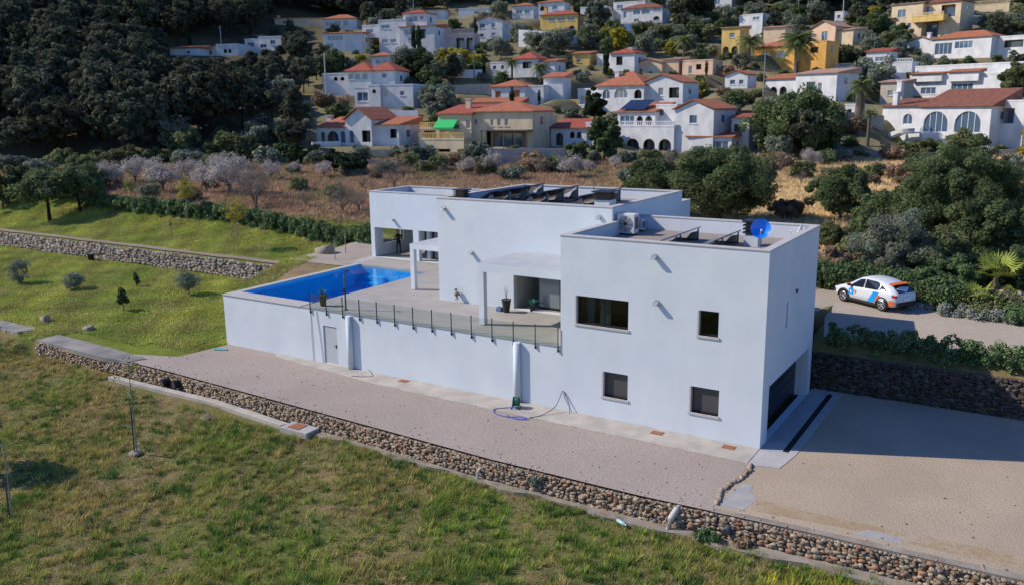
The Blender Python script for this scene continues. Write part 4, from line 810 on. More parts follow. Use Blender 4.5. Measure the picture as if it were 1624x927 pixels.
# border stones between yard and driveway
C_ = []; S_3 = []
for t in np.linspace(0, 1, 46): C_.append((.17-.12*t+rg.uniform(-.05, .05)+.12*math.sin(t*7), -1.75-3.9*t, .04)); S_3.append((.07*rg.uniform(.7, 1.4), .09, .05))
V_, F_, c_ = stones(np.array(C_), np.array(S_3), np.array(PALF)[rg.integers(0, 5, 46)], 11); tag(npmesh('stone_border', V_, F_, STM, col=c_), 'row of small stones dividing the gravel yard from the beige driveway', 'stone border')
def rock(x, y, s, label, z=None, seed=0):
    rg = np.random.default_rng(seed); z = float(h(x, y)) if z is None else z
    V_, F_, c_ = stones(np.array([(x, y, z+s[2]*.4)]), np.array([s]), np.array([(.30, .26, .22)]), seed, True); return tag(npmesh('boulder', V_, F_, STM, col=c_), label, 'boulder')
rock(-42.67, -2.3, (.36, .28, .22), 'pale boulder in the lower lawn above the concrete path', seed=1)
rock(-47.6, -2.3, (.26, .24, .3), 'rounded grey boulder in the lower lawn near the concrete slab', seed=2)
rock(-38.6, 15.2, (.7, .5, .4), 'pale rock on the earth bank at the end of the lawn stone wall', seed=3)
rock(-23.9, -12.0, (.22, .2, .15), 'small stone beside the foot of the staked sapling', seed=4)
rock(1.0, -6.95, (.75, .35, .10), 'flat pale rock slab in the grass below the driveway corner', z=-.9, seed=5)
rock(-24.6, -7.6, (.3, .25, .08), 'pale flat rock in the grass below the drainage channel', seed=6)

# ------------------------------------------------------------------ channel, pipes, small things at the wall
m_ = MB(); m_.prism([(-34.6, -6.35), (-26, -6.25), (-20.5, -6.75), (-20.3, -6.35), (-26, -5.85), (-34.5, -6.0)], -1.5, -.66); put(m_, 'drainage_channel', CONC, 'raised concrete drainage channel along the foot of the stone wall', 'channel', bevel=.02)
r_ = empty('inspection_box', (-19.3, -6.6, -1.1), 0, 'square concrete inspection box with a rusty lid at the end of the channel', 'inspection box')
m_ = MB(); m_.box(-.95, .75, -.42, .42, -.3, .50); m_.build('box', CONCL, r_, bevel=.02); m_ = MB(); m_.box(-.6, .1, -.32, .32, .501, .525); m_.build('lid', RUST, r_)
PVC = mat('grey_pvc', (.40, .38, .35), .5, (.46, .44, .41), 4); PVD = mat('dark_grey_pvc', (.09, .10, .12), .4)
def pipe(pts, r, m, label, inner=True):
    r_ = empty('drain_pipe', pts[-1], 0, label, 'drain pipe'); m_ = MB(); Pp = [Vector(p)-Vector(pts[-1]) for p in pts]; m_.tube(Pp, r, 14); m_.build('pipe', m, r_, smooth=False)
    if inner:
        d_ = (Pp[-1]-Pp[-2]).normalized(); m_ = MB(); m_.tube([Pp[-1]+d_*.002, Pp[-1]+d_*.006], r*.8, 14); m_.build('opening', DARKIN, r_)  # dark disc on the closed end paints the shade inside the pipe
pipe([(-1.0, -6.15, -.12), (-1.05, -6.45, -.15), (-1.15, -6.72, -.40), (-1.22, -6.85, -.9)], .12, PVC, 'thick curved grey pipe bending down over the stone wall', False)
pipe([(.85, -5.9, -.35), (.78, -6.65, -.42)], .12, PVD, 'short dark grey pipe poking out of the stone wall below the driveway')
pipe([(-9.3, -6.4, -.35), (-9.3, -6.72, -.45), (-9.32, -6.8, -.82)], .07, PVC, 'small pale pipe stub at the middle of the stone wall', False)
pipe([(-30.2, -5.3, -.45), (-30.35, -5.95, -.48)], .22, mat('black_plastic', (.012, .012, .012), .4), 'left one of two wide black pipes coming out of the stone wall')
pipe([(-29.3, -5.3, -.40), (-29.45, -5.9, -.42)], .22, mat('black_plastic', (.012, .012, .012), .4), 'right one of two wide black pipes coming out of the stone wall')
r_ = empty('plastic_bottle', (-3.0, -7.15, -.80), R(-25), 'discarded clear blue plastic bottle lying in the grass under the wall', 'bottle')
m_ = MB(); m_.tube([(0, 0, .06), (.05, 0, .06), (.34, 0, .06), (.42, 0, .06), (.46, 0, .06)], [.05, .075, .075, .03, .025], 12); m_.build('bottle_body', mat('pale_blue_plastic', (.30, .45, .52), .25), r_, smooth=True); m_ = MB(); m_.tube([(.46, 0, .06), (.49, 0, .06)], .032, 10); m_.build('cap', LAMINW, r_)
xx, yy = -74.0, 12.6
m_ = MB(); m_.lathe([(.25, 0), (.32, .6), (.34, .62)], 14, (xx+8, yy, float(h(xx+8, yy)))); put(m_, 'bucket', mat('black_plastic', (.012, .012, .012), .4), 'black bucket at the foot of the stone wall in the lower lawn', 'bucket')

# ------------------------------------------------------------------ parked car
PAINT = mat('silver_white_paint', (.58, .62, .68), .25, spec=.6); CORG = mat('orange_vinyl', (.75, .16, .04), .35); CBLU = mat('blue_vinyl', (.01, .30, .80), .35); TYRE = mat('tyre_rubber', (.012, .012, .013), .8); RIM = mat('alloy_rim', (.5, .52, .55), .3, metal=.8); CGL = mat('car_glass', (.01, .012, .016), .05, spec=1); PLAST = mat('black_cladding', (.02, .02, .022), .6)
wf, wr = ground_at(1338.6, 478.6), ground_at(1398.7, 493.9)
dv = (wf-wr)[:2]; dv = dv/np.linalg.norm(dv); nl = np.array([dv[1], -dv[0]])      # away from the camera
if nl @ (np.array([0, 1.])) < 0: nl = -nl
ctr = (wf[:2]+wr[:2])/2+nl*.80; slope_z = math.atan2(float(h(*(ctr+dv*1.3)))-float(h(*(ctr-dv*1.3))), 2.6); roll_ = math.atan2(float(h(*(ctr+nl*.75)))-float(h(*(ctr-nl*.75))), 1.5)
car = empty('parked_car', (ctr[0], ctr[1], float(h(*ctr))+.05), 0, 'silver crossover car with blue and orange livery parked on the upper road', 'car')
car.rotation_euler = Matrix.Rotation(math.atan2(dv[1], dv[0]), 4, 'Z').to_euler(); car.rotation_euler.x = -0.0 
car.rotation_euler.y = -slope_z
# profile stations: x, z_sill, z_belt, z_roof, half width at sill, belt, roof
ST_ = [(-2.12, .45, .88, .96, .60, .66, .55), (-2.05, .34, .98, 1.08, .74, .78, .60), (-1.75, .26, 1.04, 1.28, .85, .86, .58), (-1.35, .24, 1.03, 1.46, .88, .89, .60), (-.8, .22, 1.0, 1.56, .88, .89, .63), (-.1, .22, .97, 1.58, .88, .89, .63), (.35, .22, .95, 1.52, .88, .89, .61), (.75, .22, .94, 1.30, .88, .88, .62), (1.15, .23, .93, 1.02, .88, .87, .70), (1.6, .25, .88, .93, .87, .84, .62), (1.95, .30, .74, .80, .80, .76, .52), (2.1, .36, .60, .64, .62, .62, .45)]
V_ = []; n_ = 0
for x, zs, zb_, zr_, ws, wb, wt in ST_:
    half = [(0, zs), (ws*.8, zs), (ws, zs+.10), (wb+.01, (zs+zb_)/2), (wb, zb_-.06), (wb-.03, zb_), (wt+(wb-wt)*.42, zb_+(zr_-zb_)*.5), (wt+.05, zr_-.06), (wt-.06, zr_-.012), (0, zr_+.01)]
    ringp = half+[(-a, b) for a, b in half[-2:0:-1]]; n_ = len(ringp); V_ += [(x, a, b) for a, b in ringp]
F_ = [(i*n_+k, i*n_+(k+1) % n_, (i+1)*n_+(k+1) % n_, (i+1)*n_+k) for i in range(len(ST_)-1) for k in range(n_)]; F_ += [tuple(range(n_)), tuple((len(ST_)-1)*n_+k for k in range(n_-1, -1, -1))]
m_ = MB(); m_.add(V_, F_); body = m_.build('body', PAINT, car, smooth=True)
def station(x):
    for a, b in zip(ST_, ST_[1:]):
        if a[0] <= x <= b[0]: t = (x-a[0])/(b[0]-a[0]); return [a[k]+(b[k]-a[k])*t for k in range(7)]
def sidepanel(name, m, pts, par, both=True, off=.012, n=1):
    m_ = MB()
    for sgn in ((1, -1) if both else (1,)):
        vs = []
        for x, f in pts:         # f: 0 sill .. 1 belt .. 2 roof
            s_ = station(x)
            if f <= 1: z = s_[1]+(s_[2]-s_[1])*f; y = s_[4]+(s_[5]-s_[4])*f+.012 if f > .15 else s_[4]+.012
            else: z = s_[2]+(s_[3]-s_[2])*(f-1); q = f-1; half = [(0, s_[5]-.03), (.5, s_[6]+(s_[5]-s_[6])*.42), (.95, s_[6]+.045)]; y = np.interp(q, [a for a, _ in half], [b for _, b in half])
            vs.append((x, sgn*(y+off), z))
        m_.add(vs, [tuple(range(len(vs))) if sgn > 0 else tuple(range(len(vs)-1, -1, -1))])
    return m_.build(name, m, par, fixn=False)
sidepanel('side_window', CGL, [(.98, 1.08), (.35, 1.82), (.02, 1.86), (.02, 1.08)], car); sidepanel('side_window', CGL, [(-.06, 1.08), (-.06, 1.86), (-.8, 1.84), (-1.0, 1.72), (-.95, 1.08)], car); sidepanel('side_window', CGL, [(-1.03, 1.1), (-1.1, 1.7), (-1.45, 1.35), (-1.5, 1.12)], car)
m_ = MB(); m_.add([(-1.78, .56, 1.20), (-1.45, .52, 1.455), (-1.45, -.52, 1.455), (-1.78, -.56, 1.20), (-2.06, .60, 1.035), (-2.06, -.60, 1.035)], [(0, 1, 2, 3), (4, 0, 3, 5)]); rw = m_.build('rear_window', CGL, car)
for v in rw.data.vertices: v.co += Vector((-.03, 0, .03))
m_ = MB(); m_.add([(1.13, .66, 1.04), (1.13, -.66, 1.04), (.45, -.55, 1.5), (.45, .55, 1.5)], [(0, 1, 2, 3)]); ws_ = m_.build('windscreen', CGL, car)
for v in ws_.data.vertices: v.co += Vector((.03, 0, .03))
# the car's left side (+y in its own frame) faces the camera
sidepanel('livery_square', CBLU, [(.95, .42), (.62, .42), (.62, .86), (.95, .86)], car, off=.014); sidepanel('livery_mark', LAMINW, [(.83, .56), (.73, .52), (.75, .72), (.84, .74)], car, off=.02)
sidepanel('livery_mark', CORG, [(.54, .55), (.44, .55), (.44, .82), (.54, .82)], car, off=.014)
sidepanel('livery_stripe', CBLU, [(-.35, .2), (-.75, .2), (-1.05, .95), (-.72, .95)], car, off=.014); sidepanel('livery_stripe', CORG, [(-.82, .25), (-1.0, .42), (-1.15, .75), (-1.0, .75)], car, off=.014)
m_ = MB(); m_.add([(1.15, .62, 1.035), (1.15, -.62, 1.035), (1.6, -.52, .945), (1.6, .52, .945)], [(0, 1, 2, 3)]); m_.build('bonnet_wrap', CORG, car)
m_ = MB(); m_.box(-1.78, -1.40, -.58, .58, 1.43, 1.475); m_.build('spoiler', CORG, car, bevel=.01)
sidepanel('bumper_wrap', CORG, [(-1.72, .12), (-2.0, .12), (-2.0, .5), (-1.72, .5)], car, off=.016)
m_ = MB(); m_.box(-2.16, -2.02, -.70, .70, .34, .58); m_.build('rear_bumper', PLAST, car, bevel=.03); m_ = MB(); m_.box(-2.165, -2.14, -.26, .26, .66, .77); m_.build('number_plate', LAMINW, car)
for sgn in (-1, 1): m_ = MB(); m_.box(-2.10, -1.86, sgn*.80-.09, sgn*.80+.06 if sgn > 0 else sgn*.80+.09, .86, .96); m_.build('tail_light', mat('tail_light_red', (.35, .01, .02), .2), car)
for sgn in (-1, 1): m_ = MB(); m_.box(1.86, 2.04, sgn*.66-.10, sgn*.66+.10, .62, .74); m_.build('headlight', mat('headlight_glass', (.6, .65, .7), .1), car)
for sgn in (-1, 1): m_ = MB(); m_.box(.80, .95, sgn*.98-.08, sgn*.98+.08, .98, 1.10); m_.build('wing_mirror', PLAST, car, bevel=.02)
for xw in (-1.30, 1.30):
    for sgn in (-1, 1):
        m_ = MB(); m_.tube([(xw, sgn*.70, .335), (xw, sgn*.895, .335)], .335, 24); wl_ = m_.build('wheel', TYRE, car); m_ = MB(); m_.tube([(xw, sgn*.88, .335), (xw, sgn*.903, .335)], .225, 20); m_.build('hub', DARKGREY, wl_)
        m_ = MB()
        for k in range(5): t = k*2*math.pi/5; m_.tube([(xw, sgn*.91, .335), (xw+.22*math.cos(t), sgn*.91, .335+.22*math.sin(t))], .03, 5)
        m_.tube([(xw+.22*math.cos(t), sgn*.91, .335+.22*math.sin(t)) for t in np.linspace(0, 2*math.pi, 20)], .02, 5, False); m_.build('rim', RIM, wl_)
        m_ = MB(); m_.tube([(xw+.385*math.cos(t), sgn*.875, .345+.385*math.sin(t)) for t in np.linspace(-.15, math.pi+.15, 16)], .05, 6); m_.build('wheel_arch', PLAST, car)
m_ = MB()
for sgn in (-1, 1): m_.box(-.95, .95, sgn*.87-.03, sgn*.87+.03, .2, .33)
m_.build('sill', PLAST, car)

# ------------------------------------------------------------------ build the hillside houses
def build_roof(kind, x0, x1, dep, z, hh, o=.35):
    mb = MB(); t = .14; a0, a1, b0, b1 = x0-o, x1+o, -o, dep+o
    if kind == 'hip':
        wx, wy = a1-a0, b1-b0; ins = min(wx, wy)/2; top = [(a0+ins, b0+ins), (a1-ins, b0+ins), (a1-ins, b1-ins), (a0+ins, b1-ins)] if False else None
        if wx >= wy: r0, r1 = (a0+ins, (b0+b1)/2), (a1-ins+.001, (b0+b1)/2)
        else: r0, r1 = ((a0+a1)/2, b0+ins), ((a0+a1)/2, b1-ins)
        vs = [(a0, b0, z), (a1, b0, z), (a1, b1, z), (a0, b1, z), (a0, b0, z+t), (a1, b0, z+t), (a1, b1, z+t), (a0, b1, z+t), (*r0, z+t+hh), (*r1, z+t+hh)]
        fs = [(3, 2, 1, 0), (0, 1, 5, 4), (1, 2, 6, 5), (2, 3, 7, 6), (3, 0, 4, 7)]
        fs += [(4, 5, 9, 8), (6, 7, 8, 9), (5, 6, 9), (7, 4, 8)] if wx >= wy else [(4, 5, 8), (6, 7, 9), (5, 6, 9, 8), (7, 4, 8, 9)]
        mb.add(vs, fs)
    elif kind == 'gable': mb.prism_x([(b0, z), (b1, z), (b1, z+t), ((b0+b1)/2, z+t+hh), (b0, z+t)], a0, a1)
    elif kind == 'gfront': mb.prism_y([(a0, z-.05), ((a0+a1)/2, z+hh), (a1, z-.05), (a1, z-.05+t), ((a0+a1)/2, z+hh+t), (a0, z-.05+t)], b0, b1)
    elif kind == 'shed': mb.prism_x([(b0, z), (b1, z), (b1, z+t+hh), (b0, z+t)], a0, a1)
    return mb
TERW = {}
for q in HS:
    P, m_px, rot = q['P'], q['m'], R(q['rot']); root = empty(q['name'], (P[0], P[1], P[2]), q['rz'], q['label'], q['cat'], 'white and coloured houses on the hillside')
    def lx(px, yo): return ((px-q['bx'])*m_px-yo*math.sin(rot))/math.cos(rot)
    def lz(py): return (q['by']-py)*m_px*1.02
    for bi, (x0, x1, yt, yb, yo, dep, roof, wm, wins) in enumerate(q['blocks']):
        X0, X1, Z1 = lx(x0, yo), lx(x1, yo), lz(yt); rk, rh, rm = roof; BM = Matrix.Translation((0, yo, 0)); yo_ = yo+bi*.013; BM = Matrix.Translation((0, yo_, 0))
        Zb = -1.2 if yo <= 1.5 else -3.5
        if bi and q['blocks'][bi][3] < q['by']-25: Zb = max(Zb, lz(yb)-.4)
        hol = []; 
        for (a, b, c, d_, k) in wins:
            wx0, wx1, wz0, wz1 = lx(a, yo), lx(c, yo), lz(d_), lz(b); wz0 = max(wz0, Zb+.3); wx0 = max(wx0, X0+.15); wx1 = min(wx1, X1-.15); wz1 = min(wz1, Z1-.12)
            if wx1-wx0 > .2 and wz1-wz0 > .2: hol.append((wx0, wz0, wx1, wz1, k))
        mb = MB(); mb.M = BM; outer = [(X0, Zb), (X1, Zb), (X1, Z1), (X0, Z1)] if rk != 'gfront' else [(X0, Zb), (X1, Zb), (X1, Z1), ((X0+X1)/2, Z1+rh), (X0, Z1)]
        deepo = any(k[4] in 'oa' and 'o' in k[4] for k in hol); th = .25
        panel(mb, outer, [(arch if 'a' in k else rect)(a, b, c, d_) for a, b, c, d_, k in hol], 0, th)
        bk = 1.5 if deepo and dep > 3 else th
        # side, back walls and a back plane behind the openings
        mb.box(X0, X0+.2, th+.002, dep, Zb, Z1); mb.box(X1-.2, X1, th+.002, dep, Zb, Z1); mb.box(X0+.202, X1-.202, dep-.2, dep, Zb, Z1); mb.box(X0+.202, X1-.202, th+.002, dep-.202, Z1-.2, Z1-.003)
        if rk == 'gfront': mb.prism_y([(X0+.01, Z1+.0), (X1-.01, Z1+.0), ((X0+X1)/2, Z1+rh-.01)], th+.002, dep)
        if rk == 'shed': mb.prism_x([(.0, Z1+.002), (dep, Z1+.002), (dep, Z1+rh)], X0+.005, X1-.005)
        mb.build('wall', wm, root)
        if rk == 'flat':
            mb = MB(); mb.M = BM; mb.box(X0-.05, X1+.05, -.05, .25, Z1+.002, Z1+rh); mb.box(X0-.05, X1+.05, dep-.25, dep+.05, Z1+.002, Z1+rh); mb.box(X0-.05, X0+.2, .252, dep-.252, Z1+.002, Z1+rh); mb.box(X1-.2, X1+.05, .252, dep-.252, Z1+.002, Z1+rh); mb.build('parapet', wm, root)
        else:
            mb = build_roof(rk, X0, X1, dep, Z1+.01 if rk != 'gfront' else Z1+.08, rh); mb.M = None; mb.v = [tuple(BM @ Vector(v)) for v in mb.v]; mb.build('roof', rm, root)
        for a, b, c, d_, k in hol:
            kk = k.replace('a', ''); mb = MB(); mb.M = BM
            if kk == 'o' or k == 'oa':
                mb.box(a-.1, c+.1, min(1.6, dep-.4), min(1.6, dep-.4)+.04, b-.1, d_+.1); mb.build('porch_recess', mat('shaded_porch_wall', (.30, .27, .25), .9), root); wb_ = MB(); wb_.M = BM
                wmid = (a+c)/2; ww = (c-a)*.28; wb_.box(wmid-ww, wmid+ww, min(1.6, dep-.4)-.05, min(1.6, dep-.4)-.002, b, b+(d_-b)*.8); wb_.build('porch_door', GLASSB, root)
            else:
                mb.box(a-.05, c+.05, .15, .17, b-.05, d_+.05); gm = GLASSB if kk in ('r', '') else (DOORW if kk == 's' else SHUT); pn = mb.build('window' if kk != 's' else 'door', gm, root)
                fw = .07; mb = MB(); mb.M = BM; nm = max(1, round((c-a)/.9))
                for j in range(1, nm): xm = a+(c-a)*j/nm; mb.box(xm-fw/2, xm+fw/2, .11, .148, b, d_)
                mb.box(a, c, .11, .147, b, b+fw); mb.box(a, a+fw, .109, .146, b+fw, d_-(.4 if k == 'a' else 0)); mb.box(c-fw, c, .109, .146, b+fw, d_-(.4 if k == 'a' else 0))
                if k != 'a': mb.box(a+fw, c-fw, .108, .145, d_-fw, d_)
                if kk != 's': mb.build('frame', LAMINW, pn)
                if kk == 'r' and c-a < 3: mb = MB(); mb.M = BM; mb.box(a-.1, c+.1, -.08, -.002, b-.12, b-.02); mb.build('sill', wm, root)
        if dep > 5.5 and q['by']-yt > 20:
            mb = MB(); mb.M = BM; mb.box(X1+.002, X1+.04, dep*.35, dep*.35+1.0, Z1-1.9, Z1-.8); mb.build('side_window', GLASSB, root)
    for c in q['chim']:
        yo = c[2]; cx = lx(c[0], yo); zt = lz(c[1]); mb = MB(); mb.box(cx-.4, cx+.4, yo-.4, yo+.4, zt-2.6, zt-.25); mb.box(cx-.5, cx+.5, yo-.5, yo+.5, zt-.25, zt-.1); mb.build('chimney', q['blocks'][0][7], root)
    for x0, x1, yt, yo in q['bal']:
        X0, X1, Z1 = lx(x0, yo), lx(x1, yo), lz(yt); mb = MB(); mb.box(X0, X1, yo-.03, yo+.13, Z1+.75, Z1+.88); n = int((X1-X0)/.32)
        for k in range(n+1): xx = X0+(X1-X0)*k/max(n, 1); mb.box(xx-.06, xx+.06, yo-.0, yo+.1, Z1+.02, Z1+.749)
        mb.build('balustrade', YE if 'yellow balustrade' in q['label'] or 'green awning' in q['label'] else q['blocks'][0][7], root)
    if q['extra'] == 'awning':
        X0, X1 = lx(690, -.8), lx(724, -.8); Z1 = lz(190); Z0 = lz(203); mb = MB(); mb.add([(X0, -.82, Z1), (X1, -.82, Z1), (X1, -2.5, Z0), (X0, -2.5, Z0), (X0, -.82, Z1-.04), (X1, -.82, Z1-.04), (X1, -2.5, Z0-.25), (X0, -2.5, Z0-.25)], [(0, 1, 2, 3), (7, 6, 5, 4), (3, 2, 6, 7), (0, 3, 7, 4), (1, 5, 6, 2), (0, 4, 5, 1)]); mb.build('awning', GREENAWN, root)
        X0, X1 = lx(764, -1.6), lx(840, -1.6); mb = MB(); mb.box(X0, X1, -2.4, .0, lz(207)-.15, lz(207))
        for xx in np.linspace(X0+.2, X1-.2, 5): mb.box(xx-.08, xx+.08, -2.35, -2.2, -1.2, lz(207)-.151)
        mb.build('pergola', WOODB, root)
    if q['extra'] == 'solar':
        X0, X1 = lx(975, 1.2), lx(1018, 1.2); mb = MB(); z = lz(180)+.35
        for k in range(6): a = X0+(X1-X0)*k/6; b = X0+(X1-X0)*(k+1)/6-.08; mb.add([(a, .95, z+.15), (b, .95, z+.15), (b, 4.6, z+1.6), (a, 4.6, z+1.6), (a, .95, z+.1), (b, .95, z+.1), (b, 4.6, z+1.55), (a, 4.6, z+1.55)], [(0, 1, 2, 3), (7, 6, 5, 4), (0, 4, 5, 1), (2, 6, 7, 3), (0, 3, 7, 4), (1, 5, 6, 2)])
        mb.build('solar_panel', SOLAR, root)
# outside stair of the arched villa and garden walls
def gwall(p0, p1, hpx, m, label, name='garden_wall', th=.3, seg=8, cat='garden wall', dz=0):
    a = ground_at(*p0); b = ground_at(*p1)
    if a is None or b is None: return
    hh = hpx*(depth(a)+depth(b))/2/FPX; d_ = (b-a)[:2]; n_ = np.array([-d_[1], d_[0]])/np.linalg.norm(d_)*th/2; vs = []; fs = []
    zt = max(a[2], b[2])
    for i in range(seg+1):
        t = i/seg; x, y = a[0]+d_[0]*t, a[1]+d_[1]*t; z0 = float(h(x, y))-.8; z1 = a[2]+(b[2]-a[2])*t+hh
        for s in (-1, 1): vs += [(x+n_[0]*s, y+n_[1]*s, z0), (x+n_[0]*s, y+n_[1]*s, z1)]
    for i in range(seg):
        k = 4*i; fs += [(k, k+4, k+5, k+1), (k+2, k+3, k+7, k+6), (k+1, k+5, k+7, k+3)]
    fs += [(0, 1, 3, 2), (4*seg, 4*seg+2, 4*seg+3, 4*seg+1)]; mb = MB(); mb.add(vs, fs); return put(mb, name, m, label, cat)
GWW = mat('garden_wall_white', (.62, .63, .66), .9, (.72, .72, .73), .8); GST = mat('garden_wall_stone', (.34, .30, .26), .95, (.45, .41, .36), 2.5, .6, 10)
for p0, p1, hp, m_g, l in (((778, 262), (897, 262), 26, GST, 'long rendered grey-white wall in front of the yellow villa'), ((823, 74), (880, 78), 26, GWW, 'large white retaining wall below the yellow villa at the top'), ((880, 76), (935, 66), 13, GWW, 'lower right stretch of white retaining wall below the top yellow villa'),
    ((975, 52), (1052, 54), 14, BW, 'blue shaded retaining wall under the two-storey house with blue windows'), ((590, 198), (664, 198), 22, GWW, 'white retaining wall between the square-tower house and the cottage'),
    ((690, 124), (765, 124), 13, GWW, 'white garden wall below the pink loggia villa'), ((565, 252), (640, 250), 14, CR, 'yellow stone terrace wall in front of the red-roofed cottage'), ((560, 262), (760, 262), 7, GST, 'long low stone wall along the top of the almond field'),
    ((1190, 244), (1340, 248), 8, GST, 'low grey stone wall below the dark carob tree on the hillside'), ((1330, 248), (1480, 252), 10, GST, 'low rubble wall at the edge of the dry field below the arched villa'), ((1480, 252), (1640, 246), 10, GST, 'pale stone wall right below the arched villa corner'),
    ((700, 152), (778, 150), 16, GST, 'brownish stone terrace wall left of the carport building'), ((1318, 122), (1376, 124), 14, GWW, 'white garden wall with plants near the flat red roof'), ((1410, 132), (1448, 132), 16, GWW, 'tall white garden wall right of the bamboo terrace'),
    ((1520, 40), (1640, 36), 12, GST, 'grey stone retaining wall beside the big cream house'), ((870, 78), (1060, 68), 6, GST, 'thin road parapet crossing the upper slope'), ((540, 232), (495, 234), 8, GWW, 'white low wall before the cottage terrace'), ((390, 160), (560, 172), 7, CR, 'sandy low terrace wall among the trees on the left slope'),
    ((1340, 200), (1400, 206), 22, GST, 'rough stone terrace wall left of the arched villa')): gwall(p0, p1, hp, m_g, l)
# curved stair
a_ = HS[0]; mb = MB(); mm = a_['m']
f_ = lambda px, py: ((px-a_['bx'])*mm/math.cos(R(26)), (a_['by']-py)*mm)
up_ = [f_(1404, 236), f_(1412, 224), f_(1424, 213), f_(1440, 207), f_(1464, 205)]; dn_ = [f_(1464, 211), f_(1441, 213), f_(1428, 219), f_(1417, 229), f_(1411, 238)]
mb.prism_y([up_[0]]+dn_[::-1]+up_[:0:-1], -1.75, -1.60); mb.prism_y([(x, z-.25) for x, z in dn_[::-1]]+[(x, z-.02) for x, z in dn_], -1.598, -.06)
o = mb.build('outside_stair', W, [c for c in COL.objects if c.type == 'EMPTY' and c.get('label') == a_['label']][0])

# ------------------------------------------------------------------ foliage
def leafm(name, c, c2, rnd=.12):
    m = mat(name, c, .75, c2, .9, attr=True, rnd=rnd, spec=.15); N, L = nodes(m); b = N['Principled BSDF']
    t = N.new('ShaderNodeBsdfTranslucent'); src = b.inputs['Base Color'].links[0].from_socket; L.new(src, t.inputs[0]); ms = N.new('ShaderNodeMixShader'); ms.inputs[0].default_value = .30
    L.new(b.outputs[0], ms.inputs[1]); L.new(t.outputs[0], ms.inputs[2]); L.new(ms.outputs[0], N['Material Output'].inputs[0]); return m
LPINE = leafm('pine_needles', (.058, .070, .046), (.105, .12, .078), .22); LCAR = leafm('carob_leaves', (0.067, 0.101, 0.046), (0.126, 0.164, 0.067)); LOLI = leafm('olive_leaves', (0.165, 0.195, 0.143), (0.225, 0.255, 0.188), .2)
LCYP = leafm('cypress_leaves', (0.029, 0.048, 0.022), (0.048, 0.072, 0.032)); LALM = leafm('almond_blossom', (.50, .45, .44), (.40, .38, .34)); LHED = leafm('hedge_leaves', (0.093, 0.162, 0.065), (0.145, 0.212, 0.093)); LYEL = leafm('yellow_leaves', (0.374, 0.308, 0.044), (0.264, 0.253, 0.055))
LSCR = leafm('scrub_leaves', (0.114, 0.142, 0.057), (0.190, 0.209, 0.095), .3); LPAL = leafm('palm_leaves', (0.102, 0.145, 0.051), (0.170, 0.204, 0.085)); LFAN = leafm('fan_palm_leaves', (.34, .42, .08), (.44, .52, .12)); LGREY = leafm('lavender_leaves', (0.221, 0.247, 0.221), (0.286, 0.312, 0.260)); LSAP = leafm('sapling_leaves', (0.195, 0.225, 0.075), (0.270, 0.255, 0.105)); LMIM = leafm('mimosa_flowers', (0.450, 0.380, 0.040), (0.300, 0.280, 0.050))
LDRY = leafm('dry_bush', (0.260, 0.182, 0.117), (0.338, 0.247, 0.156), .2)
BARK = mat('bark', (.10, .08, .065), .95, (.15, .125, .10), 9); BARKD = mat('dark_bark', (.022, .018, .015), .95); BARKL = mat('pale_bark', (.24, .21, .18), .9, (.32, .29, .25), 9)
def leaves(C_, rad, per, size, rg, flat=.8, jit=.15, bright=None, aspect=.55, up=.0):
    """C_ clump centres (n,3), rad (n,) ; leaf quads scattered through each clump"""
    n = len(C_); N_ = n*per; c = np.repeat(C_, per, 0); r = np.repeat(rad, per)
    d = rg.normal(size=(N_, 3)); d /= np.linalg.norm(d, axis=1)[:, None]; rr = r*(rg.uniform(.25, 1, N_)**.5)
    P = c+d*rr[:, None]*np.array([1, 1, flat]); nrm = d*.7+rg.normal(size=(N_, 3))*.5+np.array([0, 0, .45]); nrm /= np.linalg.norm(nrm, axis=1)[:, None]
    a = np.cross(nrm, rg.normal(size=(N_, 3))); a /= np.linalg.norm(a, axis=1)[:, None]; b = np.cross(nrm, a)
    if up: a = a*(1-up)+np.array([0, 0, up]); a /= np.linalg.norm(a, axis=1)[:, None]
    s = size*rg.uniform(.6, 1.35, N_); a = a*s[:, None]; b = b*(s*aspect)[:, None]
    V_ = np.stack([P-a-b*.4, P-a*.1+b, P+a+b*.3, P+a*.1-b], 1).reshape(-1, 3); F_ = np.arange(4*N_).reshape(-1, 4)
    br = np.repeat((rg.uniform(.72, 1.28, n) if bright is None else bright), per)*rg.uniform(1-jit, 1+jit, N_)
    hue = rg.uniform(-.06, .06, N_); col = np.stack([br*(1+hue), br, br*(1-hue)], 1); return V_, F_, np.repeat(col, 4, 0)
def clumps(n, rx, ry, rz, rg, shell=.45, low=-.6):
    o = []
    while len(o) < n:
        p = rg.uniform(-1, 1, 3); q = np.linalg.norm(p)
        if q > 1 or q < shell or p[2] < low: continue
        o.append(p*np.array([rx, ry, rz])*(.66+.5*rg.random()))
    return np.array(o)
def trunkmesh(name, m, parent, hgt, r, limbs, rg, cr=1.2, base=0, lean=.1, multi=1):
    mb = MB()
    for k in range(multi):
        a = rg.uniform(0, 6.28); sp = lean*hgt*(1 if multi == 1 else 2.2); q = [(0, 0, -.3), (sp*.25*math.cos(a), sp*.25*math.sin(a), hgt*.35), (sp*.7*math.cos(a), sp*.7*math.sin(a), hgt*.7), (sp*math.cos(a), sp*math.sin(a), hgt)]
        mb.tube(q, [r, r*.8, r*.65, r*.45], 7)
        for j in range(limbs):
            b = rg.uniform(0, 6.28); s0 = Vector(q[2 if j % 2 else 3]); e = s0+Vector((cr*math.cos(b), cr*math.sin(b), cr*rg.uniform(.25, .9))); mid = (s0+e)/2+Vector((0, 0, .12*cr)); mb.tube([s0-Vector((0, 0, .1)), mid, e], [r*.42, r*.28, r*.1], 5)
    return mb.build(name, m, parent, fixn=False)
PROTO = Vector((0, -600, -200))
